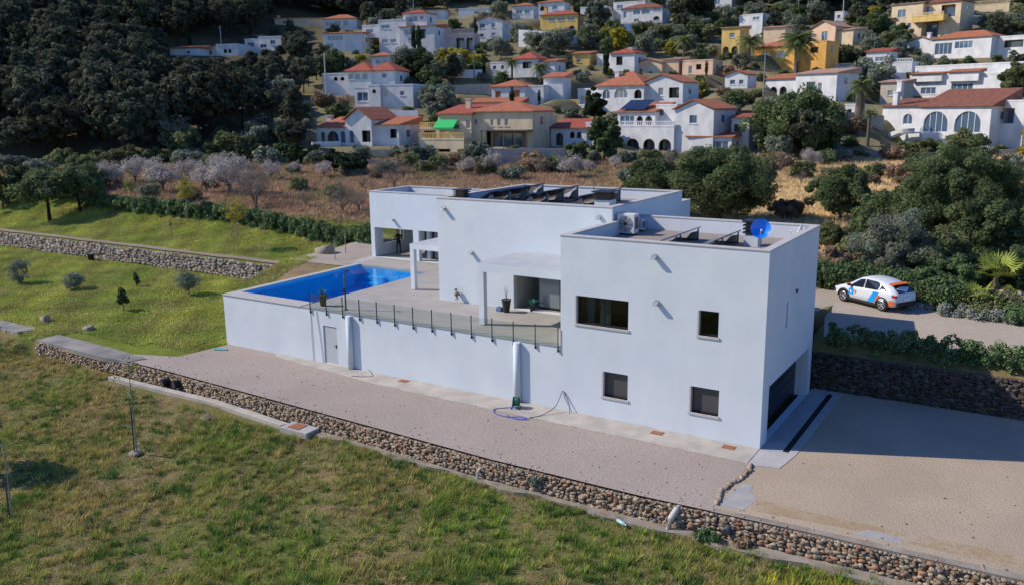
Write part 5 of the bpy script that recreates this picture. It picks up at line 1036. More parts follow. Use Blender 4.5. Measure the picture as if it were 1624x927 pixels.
def maketree(name, lm, bm_, hgt, rx, rz, ncl, per, size, seed, th=None, clr=.35, flat=.8, low=-.5, limbs=5, multi=1, tr=.16, shell=.45, aspect=.55, up=0, lean=.1, label=None, cat='tree', group=None, ry=None):
    """tree with base at the origin: th trunk height, crown ellipsoid rx, rz centred near the top"""
    rg = np.random.default_rng(seed); root = empty(name, (0, 0, 0), 0, label, cat, group); cz = hgt-rz; th = th if th is not None else cz
    trunkmesh('trunk', bm_, root, th, tr, limbs, rg, rx*.6, lean=lean, multi=multi)
    C_ = clumps(ncl, rx, ry or rx, rz, rg, shell, low)+np.array([0, 0, cz]); V_, F_, c_ = leaves(C_, np.full(ncl, clr*rx)*rg.uniform(.7, 1.3, ncl), per, size, rg, flat, aspect=aspect, up=up)
    npmesh('crown', V_, F_, lm, root, c_); return root
def place(proto, x, y, sc=1, rz=None, label=None, group=None, z=None, used={}):
    z = float(h(x, y)) if z is None else z; rz = random.uniform(0, 6.28) if rz is None else rz
    if proto.name not in used:
        used[proto.name] = 1; proto.location = (x, y, z); proto.rotation_euler = (0, 0, rz); proto.scale = (sc, sc, sc) if not hasattr(sc, '__len__') else sc
        if label: proto['label'] = label
        if group: proto['group'] = group
        return proto
    return dup(proto, (x, y, z), rz, sc, label, group)

# ---- named near and middle-distance trees (pixel of the trunk foot, height in photo pixels)
def at(px, py): g = ground_at(px, py); return g, depth(g)/FPX
def bigtree(px, py, wpx, hpx, lm, label, seed, ncl=90, per=170, size=.17, name='carob_tree', flat=.75, low=-.75, clr=.26, bark=BARK, d=None, cat='tree', **k):
    g, m_px = at(px, py); hh = hpx*m_px; rx = wpx*m_px/2
    if m_px < .075: size *= .62; per = int(per*2.1)
    else: size *= .8; per = int(per*1.4)
    ncl = int(ncl*1.3); clr *= .88; t = maketree(name, lm, bark, hh, rx*.86, hh*.46, ncl, per, size, seed, clr=clr, flat=flat, low=low, label=label, cat=cat, tr=max(.12, hh*.035), **k)
    t.location = (g[0], g[1], g[2]-.1); return t
bigtree(1142, 352, 178, 118, LCAR, 'big dark green carob tree directly behind the right half of the villa roof', 21, 130, 190, .17)
bigtree(1050, 342, 140, 88, LCAR, 'lower spreading dark carob tree left of the big one behind the villa roof', 22, 90, 170, .17)
bigtree(1333, 350, 112, 84, LCAR, 'rounded dark green carob tree standing alone in the dry grass field', 23, 90, 170, .16)
bigtree(1505, 420, 215, 190, LCAR, 'tallest dense green tree with yellowish tips above the parked car at right', 24, 240, 230, .13, clr=.22)
bigtree(1600, 400, 120, 125, LCAR, 'dark tree mass at the right edge beside the tallest tree', 25, 90, 170, .14)
bigtree(1418, 452, 150, 118, LOLI, 'grey-green wild olive bush behind the parked car', 26, 110, 200, .10, name='olive_tree', low=-.95)
bigtree(1262, 246, 158, 100, LCAR, 'very dark wide carob tree below the white cottage on the hillside', 27, 110, 150, .28)
bigtree(958, 255, 58, 70, LCAR, 'dark green bushy tree between the long white wall and the arcaded villa', 28, 60, 130, .3)
bigtree(943, 196, 40, 55, LCYP, 'dark clipped evergreen in front of the yellow balustrade', 29, 50, 110, .3, name='evergreen_tree')
bigtree(1098, 45, 90, 90, LPINE, 'tall rounded pine above the peach house at the top', 30, 90, 120, .5, name='pine_tree')
bigtree(945, 50, 50, 45, LOLI, 'grey-green tree right of the yellow villa at the top', 31, 60, 100, .45, name='olive_tree')
bigtree(1384, 62, 58, 42, LCAR, 'round dark clipped tree right of the cream gable house', 32, 60, 110, .35, name='carob_tree')
bigtree(1425, 70, 42, 30, LCAR, 'small dark round tree just left of the big cream house base', 33, 40, 100, .35, name='carob_tree')
bigtree(1380, 150, 90, 55, LOLI, 'dark olive tree in front of the small flat red roof building', 34, 60, 120, .3, name='olive_tree')
bigtree(1610, 165, 60, 70, LSCR, 'green tree at the right edge in front of the split-level house', 35, 60, 120, .28, name='evergreen_tree')
bigtree(720, 120, 60, 45, LYEL, 'yellowish tree above the dark conifer block on the slope', 36, 50, 90, .35, name='evergreen_tree')
bigtree(700, 185, 70, 48, LOLI, 'grey olive tree right of the square-tower house', 37, 60, 110, .3, name='olive_tree')
bigtree(660, 140, 62, 58, LCYP, 'block of very dark cypresses right of the deep red hip roof', 38, 70, 110, .3, name='cypress_group')
bigtree(1470, 248, 60, 26, LSCR, 'green shrub under the arched windows of the white villa', 39, 40, 90, .2, name='shrub', cat='shrub')
bigtree(1530, 262, 80, 56, LSCR, 'light green garden tree before the right end of the arched villa', 40, 60, 110, .2, name='garden_tree')
bigtree(655, 258, 44, 30, LOLI, 'pale olive bush in the almond field below the yellow villa', 41, 40, 100, .2, name='olive_tree')
bigtree(757, 262, 46, 40, LOLI, 'pale grey olive tree before the yellow villa pergola', 42, 50, 110, .2, name='olive_tree')
bigtree(1160, 262, 50, 30, LCAR, 'dark shrub before the low glazed extension', 43, 40, 90, .25, name='shrub', cat='shrub')
bigtree(915, 262, 40, 42, LCAR, 'dark ivy-like shrub at the right end of the long white wall', 44, 40, 100, .25, name='shrub', cat='shrub')
for i, (px, py, w_, h_) in enumerate(((385, 254, 34, 26), (412, 252, 30, 24), (448, 254, 34, 28), (470, 262, 38, 34), (530, 272, 50, 34), (560, 278, 60, 36), (440, 222, 46, 24), (468, 232, 40, 24))):
    bigtree(px, py, w_, h_, LCYP if i in (4, 5, 3) else LCAR, ['round dark clipped bush left of three at the foot of the slope', 'round dark clipped bush right beside the leftmost one', 'dark round bush above the almond trees left of the cottage', 'biggest round clipped bush before the cottage terrace', 'dark spreading bush at the left below the cottage terrace wall', 'dark spreading bush at the right below the cottage terrace wall', 'flat green bush on the low slope above the round bushes', 'green bush between the round bushes and the cottage'][i], 60+i, 36, 90, .22, name='round_bush', cat='bush')
# grassy bank bushes, mid-left
g1 = [(40, 312, 75, 52), (95, 318, 70, 48), (5, 330, 60, 60), (150, 300, 70, 40), (60, 285, 70, 34), (130, 278, 60, 36), (185, 272, 70, 36), (20, 275, 60, 30), (205, 262, 60, 30), (250, 258, 60, 22), (300, 258, 70, 20), (355, 262, 60, 20), (100, 262, 60, 26)]
for i, (px, py, w_, h_) in enumerate(g1):
    bigtree(px, py, w_, h_, [LSCR, LOLI, LSCR][i % 3], ['dark bush at the left edge beyond the upper lawn', 'broad bush behind the dark trunk on the upper lawn', 'bush cut by the left picture edge above the stone wall', 'bush at the left end of the long hedge', 'olive-green bush in the second row behind the upper lawn', 'grey-green bush above the hedge end', 'green bush left of the almond blossom', 'bush at the left edge below the dark pine wood', 'pale bush at the corner of the pine wood', 'low grassy shrub right of the pine wood corner', 'low long shrub on the grassy bank', 'low shrub on the grassy bank left of the round bushes', 'scrubby bush below the dark wood at left'][i], 80+i, 44, 110, .2, name='wild_bush', cat='bush', low=-.9)
# dark trunked tree on the upper lawn
g, mp = at(79, 350); t = maketree('wild_olive_tree', LCAR, BARKD, 5.4, 3.0, 1.7, 70, 150, .17, 51, label='dark spreading tree with black trunk on the upper lawn at left', th=4, tr=.22); t.location = (g[0], g[1], g[2])
g, mp = at(128, 336); t = maketree('wild_olive_tree', LCAR, BARKD, 5.0, 2.4, 1.5, 56, 140, .17, 52, label='second dark-trunked tree on the upper lawn nearer the hedge', th=4, tr=.18); t.location = (g[0], g[1], g[2])
# almond trees
ALM = [maketree('almond_tree', LALM if k < 2 else leafm('bare_twigs', (.17, .145, .125), (.22, .19, .165)), BARK, 3.6, 2.0, 1.4, 46 if k < 2 else 34, 70 if k < 2 else 80, .11 if k < 2 else .10, 100+k, th=1.2, clr=.34, limbs=6, multi=2, tr=.12, low=-.6, cat='tree', aspect=.45 if k < 2 else .16, shell=.3) for k in range(4)]
al = [(175, 297, 0), (215, 290, 0), (260, 305, 1), (300, 288, 0), (328, 305, 1), (365, 308, 0), (385, 300, 0), (400, 315, 2), (430, 285, 0), (350, 280, 1), (470, 275, 1), (515, 282, 0), (485, 328, 2), (543, 340, 2), (570, 335, 3), (405, 330, 3), (240, 280, 1), (600, 285, 3), (575, 300, 2), (640, 284, 3), (625, 300, 2),
      (1010, 290, 3), (905, 282, 1), (860, 276, 3), (935, 276, 0), (1205, 284, 3), (1270, 292, 3), (1390, 282, 3), (1285, 270, 0), (820, 272, 3), (780, 276, 1), (1060, 270, 3), (1240, 268, 3), (700, 285, 3), (740, 278, 1), (975, 268, 0)]
for i, (px, py, k) in enumerate(al):
    g = ground_at(px, py); d_ = depth(g); s = random.uniform(.5, 1.05)*(1.1 if px < 420 else .85); px += random.uniform(-8, 8)
    lb = ('pinkish-white blossoming almond tree in the reddish field beyond the left hedge' if px < 560 else 'pale blossoming almond tree in the dry field behind the villa') if k < 2 else ('bare grey-twigged almond tree in the reddish field left of the villa' if px < 720 else 'bare almond tree with dark forked trunk in the ochre field')
    place(ALM[k], g[0], g[1], s, None, lb, 'almond trees in the dry field: '+('blossoming left' if k < 2 and px < 560 else 'blossoming behind the villa' if k < 2 else 'bare left' if px < 720 else 'bare right'))
# hedges
def hedge(p0, p1, hh, wd, lm, label, n, per, size, seed, name='hedge', cat='hedge', up=.35, z0=None, tilt=0):
    rg = np.random.default_rng(seed); a, b = np.array(p0, float), np.array(p1, float); ts = rg.random(n); d_ = b-a; L_ = np.linalg.norm(d_); q = np.array([-d_[1], d_[0]])/L_; xy = a[None]+ts[:, None]*d_[None]+q[None]*rg.normal(0, wd*.30, (n, 1))
    z = h(xy[:, 0], xy[:, 1]); zz = z+hh*rg.uniform(.12, .88, n); C_ = np.column_stack([xy, zz]); V_, F_, c_ = leaves(C_, np.full(n, wd*.34)*rg.uniform(.7, 1.3, n), per, size, rg, 1.0, up=up)
    o = npmesh(name, V_, F_, lm, None, c_); return tag(o, label, cat)
A_ = ground_at(140, 327); B_ = ground_at(372, 350); C2 = ground_at(592, 386)
hedge(A_[:2], B_[:2], 1.5, 1.0, LHED, 'left half of the long green oleander hedge along the upper lawn', 420, 60, .13, 31); hedge(B_[:2], C2[:2], 1.5, 1.0, LHED, 'right half of the long green oleander hedge ending behind the villa', 360, 70, .12, 32)
hedge((.3, 10.25), (12, 10.05), 1.0, .7, LHED, 'shaded laurel hedge on top of the driveway retaining wall', 240, 70, .08, 33)
rgl = ground_at(1497, 500); hedge((rgl[0]-.2, rgl[1]+.25), (13.5, 14.6), .55, .8, LGREY, 'low grey lavender border along the far edge of the upper road', 130, 130, .06, 34, name='lavender_border', cat='border plants')
hedge((-3.5, 20.2), (5.6, 17.3), 1.5, 1.6, LHED, 'untidy green shrubs behind the parked car', 200, 110, .10, 35, name='shrub_row', cat='shrubs')
hedge((5.2, 17.2), (13, 16.2), 1.1, 1.3, LSCR, 'dark undergrowth around the fan palms at right', 120, 110, .09, 36, name='undergrowth', cat='shrubs')
for i, (x, y) in enumerate(((-4.5, 24), (-1.5, 22.5), (1.6, 26))): place(maketree('dry_bush', LDRY if i < 2 else LSCR, BARK, 1.9, 1.6, .9, 34, 100, .11, 140+i, cat='bush', low=-.9, th=.6), x, y, 1, None, ['brownish dry bush by the villa corner behind the road', 'second dry bush left of the car shrubs', 'green bush at the edge of the ochre field behind the car'][i])
bigtree(1405, 408, 120, 105, LCAR, 'dark green tree between the round carob and the tallest tree, behind the wild olive', 401, 90, 170, .14)
bigtree(1560, 440, 140, 135, LCAR, 'dark dense tree just behind the fan palms', 402, 110, 180, .14)
bigtree(1478, 455, 120, 92, LSCR, 'lighter green bushy tree directly above the car tail', 403, 80, 170, .13, name='garden_tree')
for i, (px, py, w_, h_, lm) in enumerate(((1318, 452, 60, 66, LDRY), (1350, 440, 70, 70, LSCR), (1322, 395, 70, 46, LSCR), (1500, 470, 90, 70, LHED), (1545, 462, 80, 66, LCAR), (1462, 478, 60, 56, LHED), (1610, 470, 80, 90, LCAR), (1440, 330, 60, 40, LCAR), (1250, 345, 60, 30, LDRY), (1560, 505, 50, 26, LSCR), (1612, 512, 60, 34, LHED), (1600, 300, 60, 60, LOLI))):
    bigtree(px, py, w_, h_, lm, ['dry brown-green bush beside the right back corner of the villa', 'loose green bush just left of the wild olive behind the car', 'low scrub between the round carob and the villa corner', 'broad shrub behind the lavender border right of the car', 'dark shrub directly left of the fan palms', 'bright green oleander shrub right behind the car tail', 'dark shrub mass at the right edge behind the fan palms', 'dark low tree between the round carob and the tallest tree', 'brownish scrub in the dry grass behind the villa roof', 'small shrub under the small fan palm', 'green shrub at the right edge above the lavender border', 'grey-green tree at the right edge beyond the dry field'][i], 300+i, 60, 130, .11, name='shrub', cat='shrub', low=-.95)
FSC = [maketree('field_shrub', lm, BARK, 1.5, 1.3, .8, 22, 80, .14, 330+k, clr=.42, low=-.95, limbs=0, th=.3, cat='bush') for k, lm in enumerate((LSCR, LOLI, LDRY))]
for i in range(80):
    px = random.uniform(160, 1500); py = random.uniform(262, 330 if px < 560 else 285) if px < 1000 else random.uniform(258, 300); g = ground_at(px, py)
    if g is None or g[1] < 27: continue
    d_ = depth(g); t_ = FSC[i % 3]
    place(t_, g[0], g[1], random.uniform(.5, 1.3), None, ['green', 'grey-green', 'dry brown'][i % 3]+' scrub bush in the '+('reddish field left of the villa' if px < 585 else 'dry field just behind the villa roof' if px < 1070 else 'ochre field at right'), ['green', 'grey-green', 'dry brown'][i % 3]+' scrub bushes in the '+('reddish field' if px < 585 else 'field behind the roof' if px < 1070 else 'ochre field'))
# stones along road edge
C_ = []; rg = np.random.default_rng(77)
for k in range(40): t = rg.random(); C_.append((-1.5+6.5*t, 19.4-2.9*t+rg.uniform(-.25, .25), float(h(-1.5+6.5*t, 19.4-2.9*t))+.08))
V_, F_, c_ = stones(np.array(C_), np.column_stack([rg.uniform(.08, .22, 40)]*3), np.array(PALG)[rg.integers(0, 5, 40)]*1.15, 77); tag(npmesh('stone_edging', V_, F_, STM, col=c_), 'scattered pale stones along the far edge of the upper road by the car', 'stone edging')
stonewall(6.6, 20, lambda x: 19.2, lambda x: 3.75, lambda x: 2.9, .28, 'rubble wall behind the fan palms at the right edge', PALF, 78)
# fan palms
def fanpalm(px, py, hh, rr, label, n=11, seed=0):
    g, mp = at(px, py); rg = np.random.default_rng(seed); root = empty('fan_palm', tuple(g), 0, label, 'palm'); mb = MB(); mb.tube([(0, 0, -.2), (0, 0, hh*.45)], [.13, .10], 8); mb.build('trunk', WOODB, root)
    V_ = []; F_ = []; c_ = []
    for k in range(n):
        a = rg.uniform(0, 6.28); el = rg.uniform(.1, 1.2); d_ = np.array([math.cos(a)*math.cos(el), math.sin(a)*math.cos(el), math.sin(el)]); base = np.array([0, 0, hh*.45]); c = base+d_*rr*.6; s_ = np.cross(d_, [0, 0, 1.]); s_ /= np.linalg.norm(s_); u = np.cross(s_, d_); br = rg.uniform(.6, 1.25)
        p = len(V_); V_ += [base-s_*.012, base+s_*.012, c+s_*.012, c-s_*.012]; F_.append((p, p+1, p+2, p+3)); c_ += [br]*4
        for j in range(13):
            t = (j/12-.5)*3.6; dd = d_*math.cos(t)+s_*math.sin(t); e = c+dd*rr*.5*rg.uniform(.85, 1.1)-np.array([0, 0, .10])*abs(math.sin(t)); w2_ = np.cross(dd, u)*.035; p = len(V_); V_ += [c, (c+e)/2+w2_+u*.02, e, (c+e)/2-w2_+u*.02]; F_.append((p, p+1, p+2, p+3)); c_ += [br]*4
    npmesh('fronds', np.array(V_), np.array(F_), LFAN, root, np.repeat(np.array(c_)[:, None], 3, 1)); return root
fanpalm(1575, 478, 2.9, 1.6, 'larger bright yellow-green fan palm above the rubble wall', 16, 1); fanpalm(1548, 496, 1.7, 1.15, 'small bright fan palm in front of the larger one', 12, 2); fanpalm(1600, 482, 1.0, .7, 'smallest fan palm with one bright leaf at the right', 8, 3)
# feather palms on the hill
def palm(px, py, hpx, rpx, label, seed, trunk=.22, n=34):
    g, mp = at(px, py); rg = np.random.default_rng(seed); root = empty('palm_tree', tuple(g), 0, label, 'palm'); hh = hpx*mp; rr = rpx*mp; th = hh-rr*.55; mb = MB(); mb.tube([(0, 0, -.5), (.05, 0, th*.6), (0, 0, th)], [trunk*1.2, trunk, trunk*1.3], 9); mb.build('trunk', BARK, root); V_ = []; F_ = []; c_ = []
    for k in range(n):
        a = k*2.4; el = 1.25-1.75*(k/n); br = rg.uniform(.7, 1.3); prev = None; P_ = []; d2 = np.array([math.cos(a), math.sin(a), 0])
        for j in range(8): t = j/7; P_.append(np.array([0, 0, th])+d2*rr*t*math.cos(el*(1-.35*t))+np.array([0, 0, 1])*(rr*t*math.sin(el)-rr*.55*t*t))
        s_ = np.array([-d2[1], d2[0], 0])
        for j in range(1, 8):
            for sg in (-1, 1):
                for u in (0, .5):
                    c = P_[j-1]*(1-u)+P_[j]*u; dd = (P_[j]-P_[j-1]); dd /= np.linalg.norm(dd); e = c+(s_*sg*.8+dd*.5-np.array([0, 0, .45]))*rr*.24*(1-.5*abs(j/7-.4)); p = len(V_); wv_ = dd*rr*.03; V_ += [c-wv_, c+wv_, e+wv_*.4, e-wv_*.4]; F_.append((p, p+1, p+2, p+3)); c_ += [br]*4
    npmesh('fronds', np.array(V_), np.array(F_), LPAL, root, np.repeat(np.array(c_)[:, None], 3, 1)); return root
palm(1262, 120, 72, 34, 'large feather palm in front of the orange villa', 1, .4, 46); palm(1188, 95, 42, 24, 'feather palm at the foot of the white tower', 2); palm(857, 134, 36, 18, 'small palm above the orange-doored bungalow', 3); palm(1360, 212, 88, 24, 'shaggy palm with thick dead skirt left of the arched villa', 4, .7, 40); palm(1084, 95, 40, 18, 'thin palm right of the peach house', 5)
palm(812, 128, 36, 15, 'slender palm before the twin-palm white villa', 6); palm(795, 133, 22, 15, 'short palm left of the twin-palm villa', 7); palm(668, 168, 34, 14, 'palm beside the square-tower house', 8); palm(1375, 232, 60, 14, 'thin palm trunk at the left corner of the arched villa', 9, .25, 24); palm(567, 150, 20, 12, 'small palm before the deep red hip roof house', 10)
# cypresses
CYP = maketree('cypress_tree', LCYP, BARK, 8, .85, 3.8, 60, 60, .22, 150, th=1, low=-1, clr=.5, flat=1.5, shell=.2, limbs=0, up=.6)
for i, (px, py, hp, l) in enumerate(((657, 86, 42, 'left one of the twin dark cypresses before the stepped white villa'), (665, 86, 42, 'right one of the twin dark cypresses before the stepped white villa'), (754, 72, 40, 'single cypress left of the white cube house'), (302, 78, 26, 'thin dark cypress behind the leftmost white house'), (961, 122, 45, 'dark cypress before the red-capped tower house'), (1120, 122, 24, 'short cypress at the small peach house'), (768, 122, 26, 'dark cypress beside the long white garden wall'), (812, 178, 38, 'cypress right of the orange-doored bungalow'), (855, 168, 24, 'short dark cypress at the bungalow corner'))):
    g, mp = at(px, py); place(CYP, g[0], g[1], (1, 1, 1) if False else (hp*mp/8*.9, hp*mp/8*.9, hp*mp/8), None, l, z=g[2])
# poles
POLE = mat('pole_wood', (.25, .23, .21), .9); POLEC = mat('pole_concrete', (.42, .41, .39), .8)
for i, (px, py, hp, l) in enumerate(((518, 158, 72, 'tall grey utility pole left of the deep red roof'), (473, 146, 54, 'grey utility pole standing against the dark pines'), (645, 140, 28, 'short lamp pole right of the square-tower house'), (752, 124, 44, 'grey utility pole at the white garden wall'), (351, 72, 30, 'thin white pole by the three-arch house'), (632, 28, 36, 'thin pale pole at the top left of the stepped villa'), (656, 20, 26, 'second thin pole above the stepped villa'), (1265, 38, 38, 'utility pole on the wooded slope above the orange villa'), (1335, 52, 58, 'taller pole beside the cream gable house'), (1210, 168, 84, 'pale lattice pole left of the white cottage'), (725, 115, 28, 'short pole left of the white wall in the trees'), (540, 110, 22, 'small lamp pole above the left arched wing'))):
    g, mp = at(px, py); root = empty('utility_pole', tuple(g), 0, l, 'pole'); H_ = hp*mp; mb = MB(); mb.tube([(0, 0, -.5), (0, 0, H_)], [.16, .10], 8); mb.build('shaft', POLEC if i % 2 == 0 else POLE, root); mb = MB(); mb.box(-.7, .7, -.05, .05, H_-.5, H_-.4); [mb.tube([(x, 0, H_-.4), (x, 0, H_-.22)], .04, 6) for x in (-.6, 0, .6)]; mb.build('crossarm', POLE, root)

# ---- saplings and small plants on the lawns
def sapling(px, py, hpx, label, lm=LSAP, crown=.55, leafn=26, name='sapling', stake=False, seed=0, cz=.8, base=None, per=40, size=.05):
    g, mp = at(px, py); hh = hpx*mp; rg = np.random.default_rng(seed); root = empty(name, tuple(g), 0, label, 'tree'); mb = MB(); mb.tube([(0, 0, -.1), (.04, 0, hh*.4), (.0, .03, hh*.75), (.05, 0, hh)], [.04, .032, .022, .008], 6)
    for k in range(9): a = rg.uniform(0, 6.28); z = hh*rg.uniform(.55, .9); l = crown*rg.uniform(.5, .95); mb.tube([(0.02, 0, z), (l*.5*math.cos(a), l*.5*math.sin(a), z+l*.45), (l*math.cos(a), l*math.sin(a), z+l*.7)], [.014, .009, .004], 4)
    mb.build('trunk', BARKL, root)
    C_ = clumps(leafn, crown, crown, hh*(1-cz)*1.4, rg, .1, -1)+np.array([0, 0, hh*cz+.05]); V_, F_, c_ = leaves(C_, np.full(leafn, crown*.35), per, size, rg); npmesh('crown', V_, F_, lm, root, c_)
    if stake: mb = MB(); mb.tube([(-.12, -.05, -.2), (-.06, -.03, hh*.52)], .035, 6); mb.build('stake', WOODB, root)
    return root
sapling(218, 722, 158, 'thin staked sapling with sparse leaves standing before the stone wall', stake=True, crown=.62, leafn=22, per=14, size=.055, seed=1)
sapling(20, 822, 140, 'bare leaning sapling at the left edge of the front field', crown=.45, leafn=10, per=6, size=.04, seed=2, stake=True)
sapling(378, 400, 78, 'young tree with yellow foliage on the upper lawn near the pool', LYEL, .95, 34, seed=3, per=46, size=.07); sapling(298, 352, 60, 'young tree with yellow foliage in front of the hedge', LYEL, .95, 34, seed=4, per=46, size=.08); sapling(212, 346, 64, 'young green-leaved sapling at the left part of the hedge', LSAP, .8, 26, seed=5, per=34, size=.08)
sapling(420, 372, 50, 'thin leafless sapling before the hedge', LSAP, .3, 6, seed=6, per=8); sapling(272, 376, 26, 'short dark stake-like sapling on the upper lawn', LCAR, .18, 12, seed=7, per=12); sapling(531, 412, 38, 'thin stick sapling near the villa corner on the upper lawn', LSAP, .15, 4, seed=8, per=6); sapling(548, 402, 36, 'second thin stick sapling near the villa corner', LSAP, .15, 4, seed=9, per=6)
def smallolive(px, py, w_, h_, label, lm=LOLI, seed=0):
    g, mp = at(px, py); t = maketree('olive_bush', lm, BARK, h_*mp, w_*mp/2, h_*mp*.42, 26, 90, .07, seed, th=h_*mp*.3, label=label, cat='bush', low=-1, tr=.05, clr=.45, up=.4, limbs=3); t.location = tuple(g); return t
smallolive(32, 450, 32, 38, 'round grey-green young olive farthest left on the lower lawn', seed=1); smallolive(119, 459, 32, 24, 'leaning grey young olive on the lower lawn beside its shadow', seed=2); smallolive(300, 468, 32, 40, 'grey-green young olive on the lower lawn nearest the pool wall', seed=3); smallolive(196, 493, 16, 34, 'narrow dark young shrub in the middle of the lower lawn', LCAR, 4); smallolive(217, 455, 9, 25, 'very narrow dark shrub on the lower lawn behind the others', LCAR, 5)
smallolive(856, 772, 26, 24, 'grey leafy weed growing at the foot of the stone wall', LOLI, 6); smallolive(1120, 862, 30, 22, 'tuft of dark weeds beside the curved pipe', LHED, 7); smallolive(1178, 868, 24, 14, 'dry twiggy weed under the dark pipe', LDRY, 8)
t = maketree('olive_tree', LOLI, BARK, 3.4, 1.3, 1.0, 40, 90, .1, 55, label='olive tree just outside the left edge whose round shadow falls on the front field', cat='tree'); t.location = (-28.6, -16.6, -1.05)

# ------------------------------------------------------------------ hillside wood
PINES = [maketree('pine_tree', LPINE, BARKD, hh, rx, rz, 85, 62, .34, 200+k, clr=.25, flat=.7, low=-.55, tr=.22, limbs=4) for k, (hh, rx, rz) in enumerate(((9.5, 3.2, 3.4), (11, 3.6, 4.2), (8, 3.4, 2.8), (10, 2.8, 4.0)))]
OLIV = [maketree('olive_tree', LOLI, BARK, hh, rx, rz, 34, 70, .26, 210+k, clr=.36, low=-.7, limbs=4, th=1.5) for k, (hh, rx, rz) in enumerate(((4.6, 2.5, 1.9), (5.4, 2.7, 2.3)))]
GARD = [maketree('garden_tree', lm, BARK, 4.6, 2.2, 2.1, 34, 70, .26, 220+k, clr=.36, low=-.85, limbs=3, th=1.2) for k, lm in enumerate((LCAR, LSCR, LMIM))]
BUSH = [maketree('hillside_bush', lm, BARK, 1.9, 1.5, 1.0, 20, 60, .2, 230+k, clr=.42, low=-.95, limbs=0, th=.3, cat='bush') for k, lm in enumerate((LSCR, LCAR, LOLI, LDRY))]
HB = []
for q in HS:
    xs_ = [b[0] for b in q['blocks']]+[b[1] for b in q['blocks']]; ys_ = [b[2] for b in q['blocks']]+[b[3] for b in q['blocks']]
    HB.append((min(xs_)-3, max(xs_)+3, min(ys_)-6, q['by']+2, q['d'], q['P'][0], q['P'][1]))
def blocked(x, y, z, hh, rr, d_, frac=.35):
    u, v = proj((x, y, z)); mp = FPX/d_; tx0, tx1, ty0, ty1 = u-rr*mp, u+rr*mp, v-hh*mp, v
    for a, b, c, e, hd, hx, hy in HB:
        if d_ < hd+14:
            ox = min(tx1, b)-max(tx0, a); oy = min(ty1, e)-max(ty0, c)
            if ox > 0 and oy > 0 and oy > (e-c)*frac*.6 and ox > 2: return True
    for px, py, pz, pr in PADS:
        if math.hypot(x-px, y-py) < pr*.95+rr*.6: return True
    return False
SHORT = ['arched villa with the curved outside stair', 'white house behind the arched villa', 'glazed white house at upper right', 'large cream house at the top right', 'white cottage with the pale gable roof', 'bamboo-screened white building', 'orange villa', 'white stair tower', 'yellow house by the white tower', 'cream gable-ended house', 'long arcaded white villa', 'low glazed white extension', 'white villa with the yellow balustrade', 'small white house by the long wall', 'green-awning villa', 'red-roofed cottage at the wood', 'white villa with deep red hip roof', 'square-tower house', 'upper blue-windowed house', 'lower glazed white house', 'large stepped white villa', 'pinkish loggia villa', 'white cube house', 'long low yellowish house', 'second white house from the left', 'three-arch blue and white house', 'leftmost white house', 'yellow villa at the top', 'white house behind the top yellow villa', 'two-storey house with blue windows', 'twin-palm white villa', 'red-capped tower house', 'peach single-storey house', 'small peach house', 'orange-doored bungalow', 'low red-roofed annex', 'yellow carport building', 'beige outbuilding', 'white house at the very top', 'yellow-walled house at the top right edge', 'small white building by the top yellow villa', 'beige rough-walled house', 'small white shed', 'white house right of the tall pine', 'white house left of the tall pine', 'low brown-roofed building', 'pale grey-roofed house', 'white block house', 'peach house fragment', 'upper centre red-roofed house', 'terracotta-roofed house left of the loggia villa', 'small ochre house', 'brown-roofed white house below the orange villa']
GRP = {'pine': 'pines of the dense dark wood on the hillside'}
far_stuff = []; cnt = 0; cands = []
rg = np.random.default_rng(5)
s = 122.
while s < 365:
    t = -235.
    while t < 215:
        ss, tt = s+rg.uniform(-2, 2), t+rg.uniform(-2, 2); x = CAM[0]-.532*ss+.847*tt; y = CAM[1]+.847*ss+.532*tt; z = float(h(x, y)); d_ = depth((x, y, z)); u, v = proj((x, y, z))
        t += 5.4 if u < 480 else 4.3
        if u < -60 or u > 1690 or v < -45 or v > 262: continue
        line = np.interp(u, [0, 250, 330, 400, 470, 600, 760, 900, 1200, 1300, 1624], [262, 250, 240, 215, 160, 12, 8, -8, 20, 26, -20])
        cands.append((d_, x, y, z, u, v, v < line))
    s += 4.6
cands.sort()
npine = 0; nol = 0; nga = 0; nb = 0
